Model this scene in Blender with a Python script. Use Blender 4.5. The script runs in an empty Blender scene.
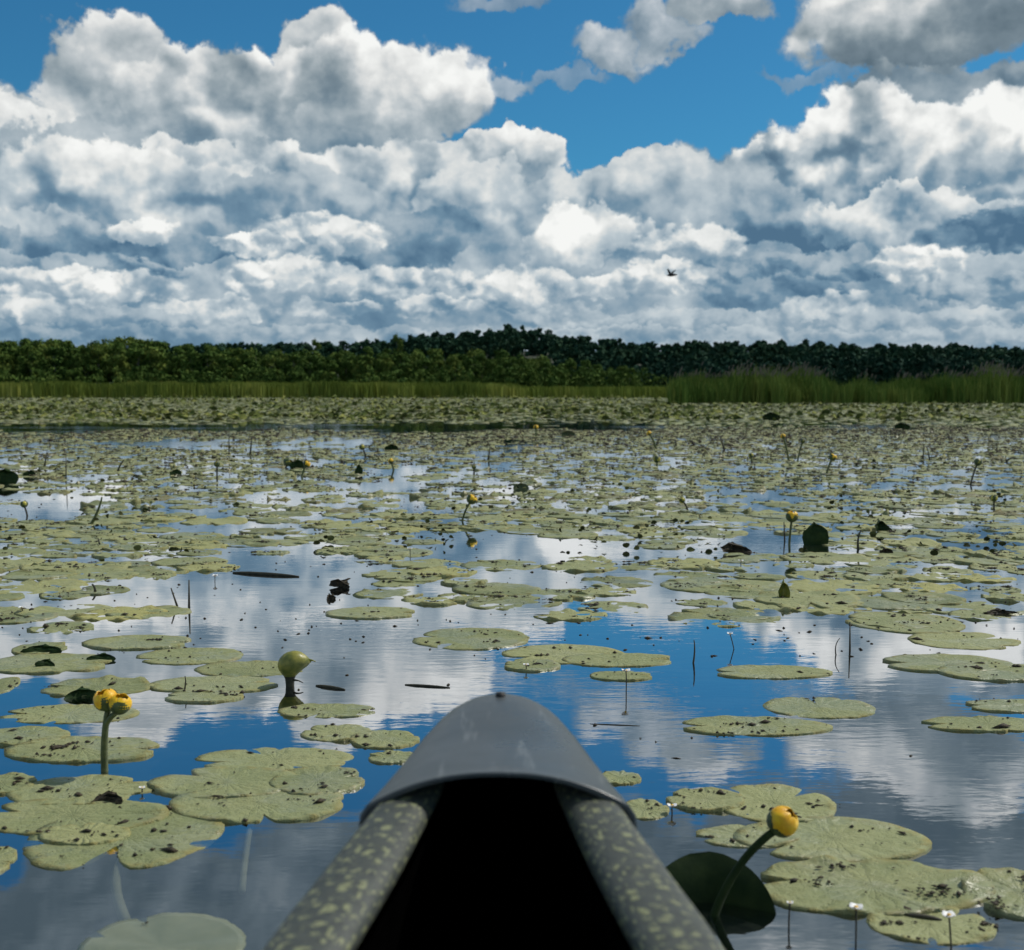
import bpy, math, random
import numpy as np
from mathutils import Vector

SC = bpy.context.scene
COL = SC.collection
R = math.radians

# ------------------------------------------------------------------ camera
F_PX, W_PX, H_PX = 1200.0, 1024.0, 950.0
HORIZON = 388.0
CAM_H = 0.75
TILT = math.atan((H_PX / 2 - HORIZON) / F_PX)
cam_d = bpy.data.cameras.new('camera')
cam = bpy.data.objects.new('camera', cam_d)
COL.objects.link(cam)
cam.location = (0, 0, CAM_H)
cam.rotation_euler = (R(90) - TILT, 0, 0)
cam_d.sensor_fit = 'HORIZONTAL'
cam_d.sensor_width = 36.0
cam_d.lens = 36.0 * F_PX / W_PX
cam_d.clip_start = 0.05
cam_d.clip_end = 20000
cam_d.dof.use_dof = True
cam_d.dof.focus_distance = 3.4
cam_d.dof.aperture_fstop = 7.0
SC.camera = cam

def ray(x, y):
    """direction of the camera ray through a photo pixel"""
    a, b = (x - W_PX / 2) / F_PX, (H_PX / 2 - y) / F_PX
    c, s = math.cos(TILT), math.sin(TILT)
    return Vector((a, c + b * s, b * c - s))

def at(x, y, z=0.0):
    d = ray(x, y)
    t = (z - CAM_H) / d.z
    return Vector((d.x * t, d.y * t, z))

def at_dist(x, y, Y):
    d = ray(x, y)
    t = Y / d.y
    return Vector((d.x * t, Y, CAM_H + d.z * t))

def sky_uv(x, y):
    d = ray(x, y)
    return math.atan2(d.x, d.y) * 12, math.asin(d.z / d.length) * 12

# ------------------------------------------------------------------ light
SUN_EL, SUN_AZ = R(50), R(62)            # azimuth to the right of the view direction (+Y)
sd = bpy.data.lights.new('sun', 'SUN')
sd.energy = 3.3
sd.angle = R(0.53)
sd.color = (1.0, 0.95, 0.87)
sun = bpy.data.objects.new('sun', sd)
COL.objects.link(sun)
sun.rotation_euler = (R(90) - SUN_EL, 0, -SUN_AZ + R(180))
sun.rotation_euler = Vector((math.sin(SUN_AZ) * math.cos(SUN_EL), math.cos(SUN_AZ) * math.cos(SUN_EL), math.sin(SUN_EL))).to_track_quat('Z', 'Y').to_euler()

SC.view_settings.view_transform = 'Standard'
SC.view_settings.look = 'None'
SC.view_settings.gamma = 1.0
SC.view_settings.use_curve_mapping = False
SC.view_settings.exposure = 0.0
SC.cycles.max_bounces = 5
SC.cycles.glossy_bounces = 3
SC.cycles.diffuse_bounces = 2
SC.cycles.transmission_bounces = 2
SC.cycles.sample_clamp_indirect = 4.0
SC.cycles.use_denoising = True
SC.cycles.denoiser = 'OPENIMAGEDENOISE'
SC.cycles.denoising_input_passes = 'RGB_ALBEDO_NORMAL'
SC.cycles.denoising_prefilter = 'ACCURATE'
SC.cycles.use_adaptive_sampling = True
SC.cycles.adaptive_threshold = 0.015
SC.cycles.adaptive_min_samples = 12

# ------------------------------------------------------------------ node helper
class NT:
    def __init__(self, tree):
        self.t = tree
    def n(self, kind, **kw):
        nd = self.t.nodes.new(kind)
        for k, v in kw.items():
            setattr(nd, k, v)
        return nd
    def put(self, sock, v):
        if isinstance(v, bpy.types.NodeSocket):
            self.t.links.new(v, sock)
        elif v is not None:
            sock.default_value = v
    def m(self, op, a, b=None, c=None, clamp=False):
        nd = self.n('ShaderNodeMath', operation=op, use_clamp=clamp)
        for i, v in enumerate((a, b, c)):
            self.put(nd.inputs[i], v)
        return nd.outputs[0]
    def mr(self, v, a, b, c=0.0, d=1.0, smooth=True):
        nd = self.n('ShaderNodeMapRange', interpolation_type='SMOOTHSTEP' if smooth else 'LINEAR')
        for i, x in enumerate((v, a, b, c, d)):
            self.put(nd.inputs[i], x)
        return nd.outputs[0]
    def mixf(self, f, a, b):
        nd = self.n('ShaderNodeMix', data_type='FLOAT')
        self.put(nd.inputs[0], f); self.put(nd.inputs[2], a); self.put(nd.inputs[3], b)
        return nd.outputs[0]
    def mixc(self, f, a, b, mode='MIX'):
        nd = self.n('ShaderNodeMix', data_type='RGBA', blend_type=mode)
        self.put(nd.inputs[0], f); self.put(nd.inputs[6], a); self.put(nd.inputs[7], b)
        return nd.outputs[2]
    def xyz(self, x, y, z=0.0):
        nd = self.n('ShaderNodeCombineXYZ')
        for i, v in enumerate((x, y, z)):
            self.put(nd.inputs[i], v)
        return nd.outputs[0]
    def noise(self, vec, scale, detail=4.0, rough=0.55, dist=0.0, dims='3D'):
        nd = self.n('ShaderNodeTexNoise', noise_dimensions=dims)
        self.put(nd.inputs['Vector'], vec)
        nd.inputs['Scale'].default_value = scale
        nd.inputs['Detail'].default_value = detail
        nd.inputs['Roughness'].default_value = rough
        nd.inputs['Distortion'].default_value = dist
        return nd
    def ramp(self, v, stops):
        nd = self.n('ShaderNodeValToRGB')
        cr = nd.color_ramp
        while len(cr.elements) < len(stops):
            cr.elements.new(0.5)
        for e, (p, c) in zip(cr.elements, stops):
            e.position = p
            e.color = (*c, 1.0)
        self.put(nd.inputs[0], v)
        return nd.outputs[0]

# ------------------------------------------------------------------ sky
world = bpy.data.worlds.new('World')
SC.world = world
world.use_nodes = True
world.node_tree.nodes.clear()
k = NT(world.node_tree)
geo = k.n('ShaderNodeTexCoord').outputs['Generated']
sep = k.n('ShaderNodeSeparateXYZ')
k.put(sep.inputs[0], geo)
az = k.m('MULTIPLY', k.m('ARCTAN2', sep.outputs[0], sep.outputs[1]), 12.0)
el = k.m('MULTIPLY', k.m('ARCSINE', sep.outputs[2]), 12.0)

def warp(scale, amp, fine, fine_amp, seed, squash=1.0):
    v0 = k.xyz(k.m('ADD', az, seed * 7), k.m('MULTIPLY', el, squash))
    a = k.noise(v0, scale, 2.0, 0.55, dims='2D').outputs['Color']
    b = k.noise(v0, fine, 4.0, 0.58, dims='2D').outputs['Color']
    sa = k.n('ShaderNodeSeparateXYZ'); k.put(sa.inputs[0], a)
    sb = k.n('ShaderNodeSeparateXYZ'); k.put(sb.inputs[0], b)
    u = k.m('ADD', az, k.m('ADD', k.m('MULTIPLY_ADD', sa.outputs[0], amp, -amp / 2), k.m('MULTIPLY_ADD', sb.outputs[0], fine_amp, -fine_amp / 2)))
    v = k.m('ADD', el, k.m('ADD', k.m('MULTIPLY_ADD', sa.outputs[1], amp * .8, -amp * .4), k.m('MULTIPLY_ADD', sb.outputs[1], fine_amp, -fine_amp / 2)))
    return u, v

def billow(scale, seed, squash=1.0, detail=2.0):
    """heaped-up cauliflower relief, and how much of it faces the sun"""
    v0 = k.xyz(k.m('ADD', az, seed * 9), k.m('MULTIPLY', el, squash))
    wn = k.noise(v0, scale * 1.1, 4.0, .62, dims='2D').outputs['Color']
    w = k.n('ShaderNodeVectorMath', operation='MULTIPLY_ADD')
    k.put(w.inputs[0], wn); w.inputs[1].default_value = (.75 / scale,) * 3; k.put(w.inputs[2], v0)
    out = []
    for off in (0.0, .16 / scale):
        ad = k.n('ShaderNodeVectorMath', operation='ADD')
        k.put(ad.inputs[0], w.outputs[0]); ad.inputs[1].default_value = (off * .7, off * squash, 0)
        vo = k.n('ShaderNodeTexVoronoi', feature='SMOOTH_F1', voronoi_dimensions='2D', normalize=True)
        k.put(vo.inputs['Vector'], ad.outputs[0])
        vo.inputs['Scale'].default_value = scale
        vo.inputs['Detail'].default_value = detail
        vo.inputs['Roughness'].default_value = .5
        vo.inputs['Smoothness'].default_value = .35
        out.append(vo.outputs['Distance'])
    h = k.m('SUBTRACT', 1.0, k.m('MULTIPLY', out[0], 1.0))
    light = k.m('SUBTRACT', out[1], out[0])
    return h, light

S, A = k.m('ADD', 0.35, 0.0), k.m('ADD', 0.0, 0.0)

def lay(a, s):
    global S, A
    S = k.mixf(a, S, s)
    A = k.m('MAXIMUM', A, a)

def cloud(px, u, v, h, L, soft=.2, kb=1.1, kl=2.9, hb=.85):
    """px: x, y, rx, up, down, light, base shade, opacity - given in photo pixels, turned into sky angles"""
    x, y, rx, up, dn, light, dark = px[:7]
    op = px[7] if len(px) > 7 else 1.0
    sf = px[8] if len(px) > 8 else soft
    u0, v0 = sky_uv(x, y)
    du = k.m('MULTIPLY_ADD', u, 100 / rx, -u0 * 100 / rx)
    dv = k.m('ADD', v, -v0)
    dn_ = k.m('MAXIMUM', k.m('MULTIPLY', dv, 100 / up), k.m('MULTIPLY', dv, -100 / dn))
    r2 = k.m('MULTIPLY_ADD', du, du, k.m('MULTIPLY', dn_, dn_))
    r2 = k.m('MULTIPLY_ADD', h, -hb, r2)
    a = k.mr(r2, 1.0 - hb * .7 - sf, 1.0 - hb * .7 + sf * .6, op, 0.0)
    t = k.m('MULTIPLY_ADD', dv, kb * 50 / (up + dn) * 1.6, .5 + .25 * (dn - up) / (up + dn))
    t = k.m('MULTIPLY_ADD', L, kl, t)
    s = k.mr(t, 0.0, 1.0, dark, light, True)
    lay(a, s)
# generic cover for the parts of the sky outside the photographed view
v0 = k.xyz(k.m('ADD', az, 77.0), el)
gen = k.noise(v0, .16, 4.0, .55, dims='2D').outputs[0]
hB, LB = billow(.9, 1.3)
hA, LA = billow(.62, 4.1)
ga = k.mr(k.m('MULTIPLY_ADD', hB, .12, gen), .53, .63)
away = k.mr(k.m('MAXIMUM', k.m('ABSOLUTE', az), k.m('MULTIPLY', el, .92)), 5.2, 6.5)
lay(k.m('MULTIPLY', ga, away), k.mr(k.m('MULTIPLY_ADD', LB, 2.0, gen), .45, .85, .3, .9))

# --- high clouds near and above the upper edge
uA, vA = warp(.9, .75, 3.0, .42, 2.0)
for c in [
    (480, -170, 430, 110, 105, .32, .10),
    (110, -185, 240, 60, 74, .30, .12),
    (960, -120, 260, 80, 70, .36, .12),
    (720, -210, 160, 60, 40, .6, .3),
    (512, 0, 55, 12, 10, .7, .5, .6, .5),
    (565, 76, 50, 9, 8, .75, .5, .5, .5),
    (614, 56, 42, 16, 12, .84, .5, .85, .6),
    (664, 36, 42, 18, 14, .8, .5, .85, .5),
    (715, 8, 52, 26, 20, .84, .45, .95, .3),
    (910, 30, 112, 62, 42, .86, .18),
    (985, 5, 80, 60, 50, .84, .3),
    (800, 75, 50, 10, 8, .6, .4, .5, .5),
    ]:
    cloud(c, uA, vA, hA, LA)
# --- grey-blue body of the whole bank
uB, vB = warp(1.3, .6, 4.2, .36, 5.0)
cloud((960, 110, 150, 45, 80, .42, .2, .95), uB, vB, hB, LB)
cloud((930, 260, 400, 125, 150, .5, .3, 1.0, .1), uB, vB, hB, LB)
cloud((560, 280, 420, 103, 150, .55, .38, 1.0, .1), uB, vB, hB, LB)
cloud((120, 240, 380, 135, 170, .55, .32, 1.0, .1), uB, vB, hB, LB)
# upper left heap
for c in [
    (112, 66, 60, 50, 60, .86, .5),
    (-5, 130, 75, 40, 90, .86, .35),
    (318, 62, 50, 42, 50, .8, .4),
    (220, 105, 120, 50, 50, .98, .26),
    (80, 150, 80, 30, 30, .55, .25),
    (490, 84, 44, 14, 16, .8, .6, .7, .5),
    (345, 142, 80, 26, 24, .55, .3),
    (388, 98, 96, 52, 42, 1.0, .36),
    ]:
    cloud(c, uA, vA, hA, LA)
# middle rows, from the back to the front
for c in [
    (515, 155, 62, 20, 34, .92, .45),
    (640, 178, 70, 24, 46, .75, .45),
    (775, 172, 66, 32, 50, .95, .4),
    (858, 138, 78, 48, 66, 1.0, .18),
    (965, 150, 90, 55, 60, .98, .3),
    (230, 165, 110, 26, 30, .85, .35),
    (400, 165, 90, 30, 40, .85, .3),
    (100, 195, 110, 44, 46, .88, .25),
    (215, 200, 90, 40, 50, .84, .3),
    (300, 200, 90, 30, 50, .62, .3),
    (480, 205, 76, 36, 50, .82, .36),
    (610, 205, 90, 34, 60, .74, .34),
    (700, 190, 90, 30, 40, .7, .4),
    (385, 240, 90, 26, 30, .42, .08),
    (20, 235, 100, 28, 26, .65, .06),
    (150, 252, 150, 20, 16, .42, .05),
    (790, 225, 110, 20, 26, .5, .02),
    (585, 238, 58, 34, 30, 1.0, .5),
    (930, 215, 100, 26, 30, .85, .3),
    ]:
    cloud(c, uB, vB, hB, LB)
# --- low rows close to the horizon
hC, LC = billow(2.1, 9.3, 1.25)
uC, vC = warp(2.4, .26, 7.0, .17, 8.0, 1.4)
for c in [
    (1000, 235, 70, 24, 18, .3, .02),
    (142, 232, 34, 15, 12, .95, .55),
    (320, 238, 66, 24, 24, .92, .4),
    (690, 245, 60, 20, 20, .85, .4),
    (255, 245, 40, 12, 10, .95, .5),
    (60, 268, 120, 12, 8, .5, .12),
    (910, 268, 52, 22, 18, .92, .4),
    (780, 272, 100, 18, 14, .5, .14),
    (70, 285, 110, 17, 18, .9, .45),
    (290, 278, 66, 22, 24, .92, .45),
    (400, 285, 78, 22, 16, .84, .35),
    (470, 300, 60, 12, 12, .6, .35),
    (525, 285, 50, 18, 22, .9, .5),
    (590, 288, 45, 14, 14, .92, .5),
    (660, 283, 58, 22, 16, .92, .42),
    (770, 290, 80, 14, 20, .45, .2),
    (990, 290, 80, 14, 12, .55, .25),
    (215, 312, 60, 16, 12, .8, .45),
    (30, 310, 60, 14, 12, .8, .4),
    (120, 318, 70, 10, 10, .55, .3),
    (335, 310, 50, 10, 10, .75, .4),
    (440, 308, 52, 12, 12, .85, .4),
    (570, 318, 90, 10, 10, .6, .4),
    (835, 308, 58, 15, 14, .8, .45),
    (700, 318, 90, 9, 9, .6, .4),
    (940, 318, 110, 11, 12, .65, .42),
    (300, 332, 140, 7, 8, .55, .35),
    (620, 334, 220, 8, 8, .6, .4),
    (950, 335, 180, 7, 8, .58, .4),
    (60, 334, 140, 7, 8, .45, .28),
    ]:
    cloud(c, uC, vC, hC, LC, soft=.3, hb=.7)
# cloud colours: slate blue undersides to warm white tops
fine = k.noise(k.xyz(k.m('ADD', az, 33.0), k.m('MULTIPLY', el, 1.3)), 2.2, 7.0, .62, dims='2D').outputs[0]
S = k.m('ADD', S, k.m('MULTIPLY_ADD', fine, .42, -.245))
S = k.m('MULTIPLY_ADD', S, 1.06, -.04)
S = k.m('MULTIPLY_ADD', LB, .6, S)
S = k.m('MULTIPLY_ADD', LC, .38, S)
ccol = k.ramp(S, [(0.0, (.08, .165, .26)), (.25, (.16, .27, .37)), (.45, (.33, .42, .49)), (.65, (.50, .575, .62)), (.82, (.72, .745, .74)), (1.0, (.92, .93, .91))])
high = k.mr(el, 1.6, 3.2)
grey = k.ramp(S, [(0.0, (.105, .155, .195)), (.25, (.18, .24, .285)), (.45, (.31, .37, .405)), (.65, (.50, .545, .57)), (.82, (.72, .735, .73)), (1.0, (.92, .93, .91))])
ccol = k.mixc(high, ccol, grey)
# clear air between them: Nishita sky, deepened
nish = k.n('ShaderNodeTexSky', sky_type='NISHITA', sun_disc=False, sun_elevation=SUN_EL, sun_rotation=SUN_AZ)
nish.air_density = 1.0; nish.dust_density = .3; nish.ozone_density = 3.0
blue = k.mixc(1.0, nish.outputs[0], (.20, .61, .77, 1), 'MULTIPLY')
WS = 0.10
cl = k.n('ShaderNodeVectorMath', operation='SCALE')
k.put(cl.inputs[0], ccol); cl.inputs['Scale'].default_value = 1.0 / WS
bgc = k.mixc(k.m('MULTIPLY', A, 1.0, clamp=True), blue, cl.outputs[0])
bg = k.n('ShaderNodeBackground')
k.put(bg.inputs[0], bgc); bg.inputs[1].default_value = WS
k.t.links.new(bg.outputs[0], k.n('ShaderNodeOutputWorld').inputs[0])
world.cycles.sampling_method = 'MANUAL'
world.cycles.sample_map_resolution = 512

# ================================================================== helpers
rng = np.random.default_rng(11)
random.seed(5)

def proj(x, y, z=0.0):
    c, s = math.cos(TILT), math.sin(TILT)
    zz = z - CAM_H
    dep = y * c - zz * s
    up = y * s + zz * c
    return W_PX / 2 + F_PX * x / dep, H_PX / 2 - F_PX * up / dep

class MB:
    """collects faces; build() links them as one mesh object"""
    def __init__(self):
        self.v, self.f, self.uv, self.tint, self.n = [], [], [], [], 0
    def add(self, verts, faces, uv=None, tint=0.5):
        verts = np.asarray(verts, dtype=float).reshape(-1, 3)
        self.v.append(verts)
        self.f.append([[i + self.n for i in f] for f in faces])
        self.uv.append(np.zeros((len(verts), 2)) if uv is None else np.asarray(uv, dtype=float))
        self.tint.append(np.full(len(verts), tint) if np.isscalar(tint) else np.asarray(tint))
        self.n += len(verts)
    def mesh(self, name, mat, smooth=True):
        v = np.concatenate(self.v)
        fs = [f for c in self.f for f in c]
        return raw_mesh(name, v, fs, mat, np.concatenate(self.uv), np.concatenate(self.tint), smooth)
    def build(self, name, mat, parent=None, smooth=True, loc=None):
        o = bpy.data.objects.new(name, self.mesh(name, mat, smooth))
        COL.objects.link(o)
        if loc is not None:
            o.location = loc
        if parent is not None:
            o.parent = parent
        return o

def raw_mesh(name, v, fs, mat, uv=None, tint=None, smooth=True):
    me = bpy.data.meshes.new(name)
    lens = np.fromiter((len(f) for f in fs), dtype=np.int32, count=len(fs))
    flat = np.fromiter((i for f in fs for i in f), dtype=np.int32, count=int(lens.sum()))
    return raw_mesh_np(me, v, flat, lens, mat, uv, tint, smooth)

def raw_mesh_np(me, v, flat, lens, mat, uv=None, tint=None, smooth=True):
    me.vertices.add(len(v)); me.vertices.foreach_set('co', np.asarray(v, dtype=np.float32).ravel())
    me.loops.add(len(flat)); me.loops.foreach_set('vertex_index', flat.astype(np.int32))
    me.polygons.add(len(lens))
    st = np.zeros(len(lens), dtype=np.int32); st[1:] = np.cumsum(lens)[:-1]
    me.polygons.foreach_set('loop_start', st)
    me.polygons.foreach_set('loop_total', lens.astype(np.int32))
    me.update(calc_edges=True)
    if smooth:
        me.polygons.foreach_set('use_smooth', np.ones(len(lens), dtype=bool))
    if uv is not None:
        ul = me.uv_layers.new(name='uv')
        ul.data.foreach_set('uv', np.asarray(uv, dtype=np.float32)[flat].ravel())
    if tint is not None:
        at_ = me.attributes.new('tint', 'FLOAT', 'POINT')
        at_.data.foreach_set('value', np.asarray(tint, dtype=np.float32))
    me.materials.append(mat)
    return me

def tag(o, label=None, cat=None, group=None, kind=None):
    for key, val in (('label', label), ('category', cat), ('group', group), ('kind', kind)):
        if val:
            o[key] = val
    return o

def empty(name, loc=(0, 0, 0)):
    o = bpy.data.objects.new(name, None)
    o.empty_display_size = .05
    COL.objects.link(o); o.location = loc
    return o

def copy_tree(o, parent=None):
    c = o.copy(); COL.objects.link(c)
    if parent is not None:
        c.parent = parent
    for ch in list(o.children):
        copy_tree(ch, c)
    return c

def tube(mb, pts, radii, segs=8, tint=.5, cap=True):
    """swept round tube through points"""
    pts = [Vector(p) for p in pts]
    vs, fs, uv = [], [], []
    ref = Vector((0.13, 1, .07)).normalized()
    for i, p in enumerate(pts):
        d = (pts[min(i + 1, len(pts) - 1)] - pts[max(i - 1, 0)]).normalized()
        a = d.cross(ref)
        if a.length < .1:
            a = d.cross(Vector((1, 0, 0)))
        a.normalize(); b = d.cross(a)
        r = radii[i] if hasattr(radii, '__len__') else radii
        for j in range(segs):
            t = 2 * math.pi * j / segs
            vs.append(p + (a * math.cos(t) + b * math.sin(t)) * r); uv.append((j / segs, i / len(pts)))
    for i in range(len(pts) - 1):
        for j in range(segs):
            k2 = (j + 1) % segs
            fs.append((i * segs + j, i * segs + k2, (i + 1) * segs + k2, (i + 1) * segs + j))
    if cap:
        fs.append(tuple(range(segs))[::-1]); fs.append(tuple((len(pts) - 1) * segs + j for j in range(segs)))
    mb.add([tuple(v) for v in vs], fs, uv, tint)

def bez(p0, p1, p2, n=10):
    p0, p1, p2 = Vector(p0), Vector(p1), Vector(p2)
    return [p0.lerp(p1, t).lerp(p1.lerp(p2, t), t) for t in np.linspace(0, 1, n)]

def surf(mb, P, tint=.5, closed_u=False, uvs=None):
    """P[i][j] grid of points"""
    P = np.asarray(P, dtype=float); a, b = P.shape[:2]
    fs = []
    for i in range(a - 1):
        for j in range(b if closed_u else b - 1):
            k2 = (j + 1) % b
            fs.append((i * b + j, i * b + k2, (i + 1) * b + k2, (i + 1) * b + j))
    uv = uvs if uvs is not None else [(i / (a - 1), j / (b - 1)) for i in range(a) for j in range(b)]
    mb.add(P.reshape(-1, 3), fs, uv, tint)

# value noise in the plane, for where the pads gather
_g = rng.random((256, 256))
def vnoise(x, y, oct_=3):
    s, a, t = 0.0, 1.0, 0.0
    for o in range(oct_):
        xi, yi = math.floor(x), math.floor(y)
        fx, fy = x - xi, y - yi
        fx, fy = fx * fx * (3 - 2 * fx), fy * fy * (3 - 2 * fy)
        q = lambda i, j: _g[(xi + i) % 256, (yi + j + 31 * o) % 256]
        s += a * ((q(0, 0) * (1 - fx) + q(1, 0) * fx) * (1 - fy) + (q(0, 1) * (1 - fx) + q(1, 1) * fx) * fy)
        t += a; a *= .55; x = x * 2.03 + 11.3; y = y * 2.03 + 4.7
    return s / t

# ================================================================== materials
def mat(name, rough=.6, col=(.5, .5, .5)):
    m = bpy.data.materials.new(name); m.use_nodes = True
    b = m.node_tree.nodes['Principled BSDF']
    b.inputs['Roughness'].default_value = rough
    b.inputs['Base Color'].default_value = (*col, 1)
    return m, NT(m.node_tree), b

def bump(t, b, h, strength, dist):
    bp = t.n('ShaderNodeBump'); bp.inputs['Strength'].default_value = strength
    bp.inputs['Distance'].default_value = dist
    t.put(bp.inputs['Height'], h); t.t.links.new(bp.outputs[0], b.inputs['Normal'])

def simple(name, c1, c2, scale, rough=.6, bumpd=0.0, detail=4, spec=.5, tintamt=0.0):
    m, t, b = mat(name, rough)
    co = t.n('ShaderNodeTexCoord').outputs['Object']
    n = t.noise(co, scale, detail, .6)
    f = t.mr(n.outputs[0], .32, .68)
    c = t.mixc(f, (*c1, 1), (*c2, 1))
    if tintamt:
        a = t.n('ShaderNodeAttribute', attribute_name='tint').outputs['Fac']
        r = t.n('ShaderNodeObjectInfo').outputs['Random']
        v = t.m('MULTIPLY_ADD', t.m('ADD', a, t.m('MULTIPLY_ADD', r, .6, -.3)), tintamt * 2, 1 - tintamt)
        hs = t.n('ShaderNodeHueSaturation'); t.put(hs.inputs['Value'], v); t.put(hs.inputs['Color'], c)
        hs.inputs['Hue'].default_value = .5
        c = hs.outputs[0]
    t.put(b.inputs['Base Color'], c)
    b.inputs['Specular IOR Level'].default_value = spec
    if bumpd:
        bump(t, b, n.outputs[0], .8, bumpd)
    return m

def pad_material():
    m, t, b = mat('lily_pad_leaf', .5)
    uvn = t.n('ShaderNodeUVMap', uv_map='uv').outputs[0]
    geo_ = t.n('ShaderNodeNewGeometry').outputs['Position']
    tint = t.n('ShaderNodeAttribute', attribute_name='tint').outputs['Fac']
    rnd = t.n('ShaderNodeObjectInfo').outputs['Random']
    sp = t.n('ShaderNodeSeparateXYZ'); t.put(sp.inputs[0], uvn)
    ang = t.m('ARCTAN2', sp.outputs[1], sp.outputs[0])
    vl = t.n('ShaderNodeVectorMath', operation='LENGTH'); t.put(vl.inputs[0], uvn)
    rho = vl.outputs['Value']
    n1 = t.noise(geo_, 7.0, 5, .6).outputs[0]
    n2 = t.noise(geo_, 34.0, 4, .65).outputs[0]
    n3 = t.noise(geo_, 150.0, 3, .6).outputs[0]
    wob = t.m('MULTIPLY_ADD', n2, .5, ang)
    vein = t.m('POWER', t.m('ABSOLUTE', t.m('SINE', t.m('MULTIPLY', wob, 9.0))), 10.0)
    vein = t.m('SUBTRACT', 1.0, t.m('POWER', t.m('ABSOLUTE', t.m('SINE', t.m('MULTIPLY', wob, 11.0))), .35))
    rr = t.m('ADD', t.m('MULTIPLY', tint, .7), t.m('MULTIPLY', rnd, .3))
    base = t.ramp(rr, [(0.0, (.15, .125, .06)), (.15, (.13, .155, .07)), (.35, (.195, .222, .10)), (.65, (.265, .285, .135)), (.85, (.32, .32, .125)), (1.0, (.40, .36, .10))])
    base = t.mixc(t.mr(n1, .35, .7, 0, .55), base, (.31, .31, .145, 1))
    base = t.mixc(t.mr(n2, .5, .78, 0, .5), base, (.12, .14, .06, 1))
    base = t.mixc(t.m('MULTIPLY', vein, .38), base, (.33, .35, .19, 1))
    edge = t.m('MULTIPLY', t.mr(rho, .78, 1.0), t.mr(n2, .42, .6))
    base = t.mixc(t.m('MULTIPLY', edge, .55), base, (.25, .20, .06, 1))
    stain = t.m('MULTIPLY', t.mr(n3, .64, .70), t.mr(n1, .45, .62))
    base = t.mixc(t.m('MULTIPLY', stain, .8), base, (.045, .045, .02, 1))
    t.put(b.inputs['Base Color'], base)
    wet = t.m('MULTIPLY', t.mr(t.noise(geo_, 4.5, 4, .65).outputs[0], .49, .57), t.mr(tint, .85, .45))
    t.put(b.inputs['Roughness'], t.mixf(wet, t.mr(n2, .3, .7, .55, .75), .38))
    t.put(b.inputs['Specular IOR Level'], t.mixf(wet, .2, .6))
    hgt = t.m('ADD', t.m('MULTIPLY', vein, -.25), t.m('ADD', t.m('MULTIPLY', n2, 1.2), t.m('MULTIPLY', n3, .25)))
    hgt = t.m('ADD', hgt, t.m('MULTIPLY', t.m('SINE', t.m('MULTIPLY', wob, 17.0)), t.m('MULTIPLY', t.mr(rho, .35, 1.0), .16)))
    hgt = t.m('MULTIPLY_ADD', n1, 2.5, hgt)
    bump(t, b, hgt, .6, .009)
    return m

def water_material():
    m = bpy.data.materials.new('lake_water'); m.use_nodes = True
    m.node_tree.nodes.clear(); t = NT(m.node_tree)
    pos = t.n('ShaderNodeNewGeometry').outputs['Position']
    def mp(sx, sy):
        v = t.n('ShaderNodeVectorMath', operation='MULTIPLY'); t.put(v.inputs[0], pos)
        v.inputs[1].default_value = (sx, sy, 1); return v.outputs[0]
    patch = t.mr(t.noise(mp(.35, .5), 1.0, 2, .5).outputs[0], .42, .66)
    r1 = t.noise(mp(7, 26), 1.0, 3, .55, .4).outputs[0]
    r2 = t.noise(mp(1.6, 5.0), 1.0, 2, .5, .5).outputs[0]
    r3 = t.noise(mp(26, 70), 1.0, 2, .5).outputs[0]
    amp = t.m('MULTIPLY_ADD', patch, .8, .2)
    h = t.m('MULTIPLY_ADD', r1, t.m('MULTIPLY', amp, .0004), t.m('MULTIPLY', r2, .0003))
    h = t.m('MULTIPLY_ADD', r3, t.m('MULTIPLY', amp, .00010), h)
    bp = t.n('ShaderNodeBump'); bp.inputs['Strength'].default_value = 1.0; bp.inputs['Distance'].default_value = 1.0
    t.put(bp.inputs['Height'], h)
    gl = t.n('ShaderNodeBsdfGlossy'); gl.inputs['Roughness'].default_value = .02
    gl.inputs['Color'].default_value = (.95, .97, 1.0, 1)
    t.put(gl.inputs['Normal'], bp.outputs[0])
    tr = t.n('ShaderNodeBsdfTransparent'); tr.inputs['Color'].default_value = (.5, .54, .5, 1)
    fr = t.n('ShaderNodeLayerWeight'); fr.inputs['Blend'].default_value = .5
    fac = t.m('MULTIPLY_ADD', t.m('POWER', fr.outputs['Facing'], 1.3), .86, .09, clamp=True)
    mx = t.n('ShaderNodeMixShader'); t.put(mx.inputs[0], fac)
    t.t.links.new(tr.outputs[0], mx.inputs[1]); t.t.links.new(gl.outputs[0], mx.inputs[2])
    t.t.links.new(mx.outputs[0], t.n('ShaderNodeOutputMaterial').inputs[0])
    return m

M = {}
M['pad'] = pad_material()
M['water'] = water_material()
M['wetpad'] = simple('awash_lily_pad', (.15, .175, .12), (.20, .22, .15), 9, .3, .0006, spec=.6)
M['bed'] = simple('lake_bed_mud', (.022, .026, .022), (.04, .042, .03), 3.0, .9)
M['ground'] = simple('marsh_ground', (.014, .022, .010), (.028, .036, .015), .4, .95)
M['debris'] = simple('dark_plant_debris', (.014, .012, .007), (.065, .048, .022), 90, .8)
M['darkleaf'] = simple('raised_leaf_green', (.012, .030, .006), (.026, .048, .010), 25, .55, .002, spec=.15, tintamt=.3)
M['stem'] = simple('water_plant_stem', (.055, .075, .02), (.11, .13, .04), 60, .5, .001, tintamt=.3)
M['drystem'] = simple('dark_dead_stem', (.022, .024, .014), (.05, .045, .025), 60, .7)
M['sepal'] = simple('green_sepal', (.03, .05, .012), (.09, .12, .03), 60, .45)
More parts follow.
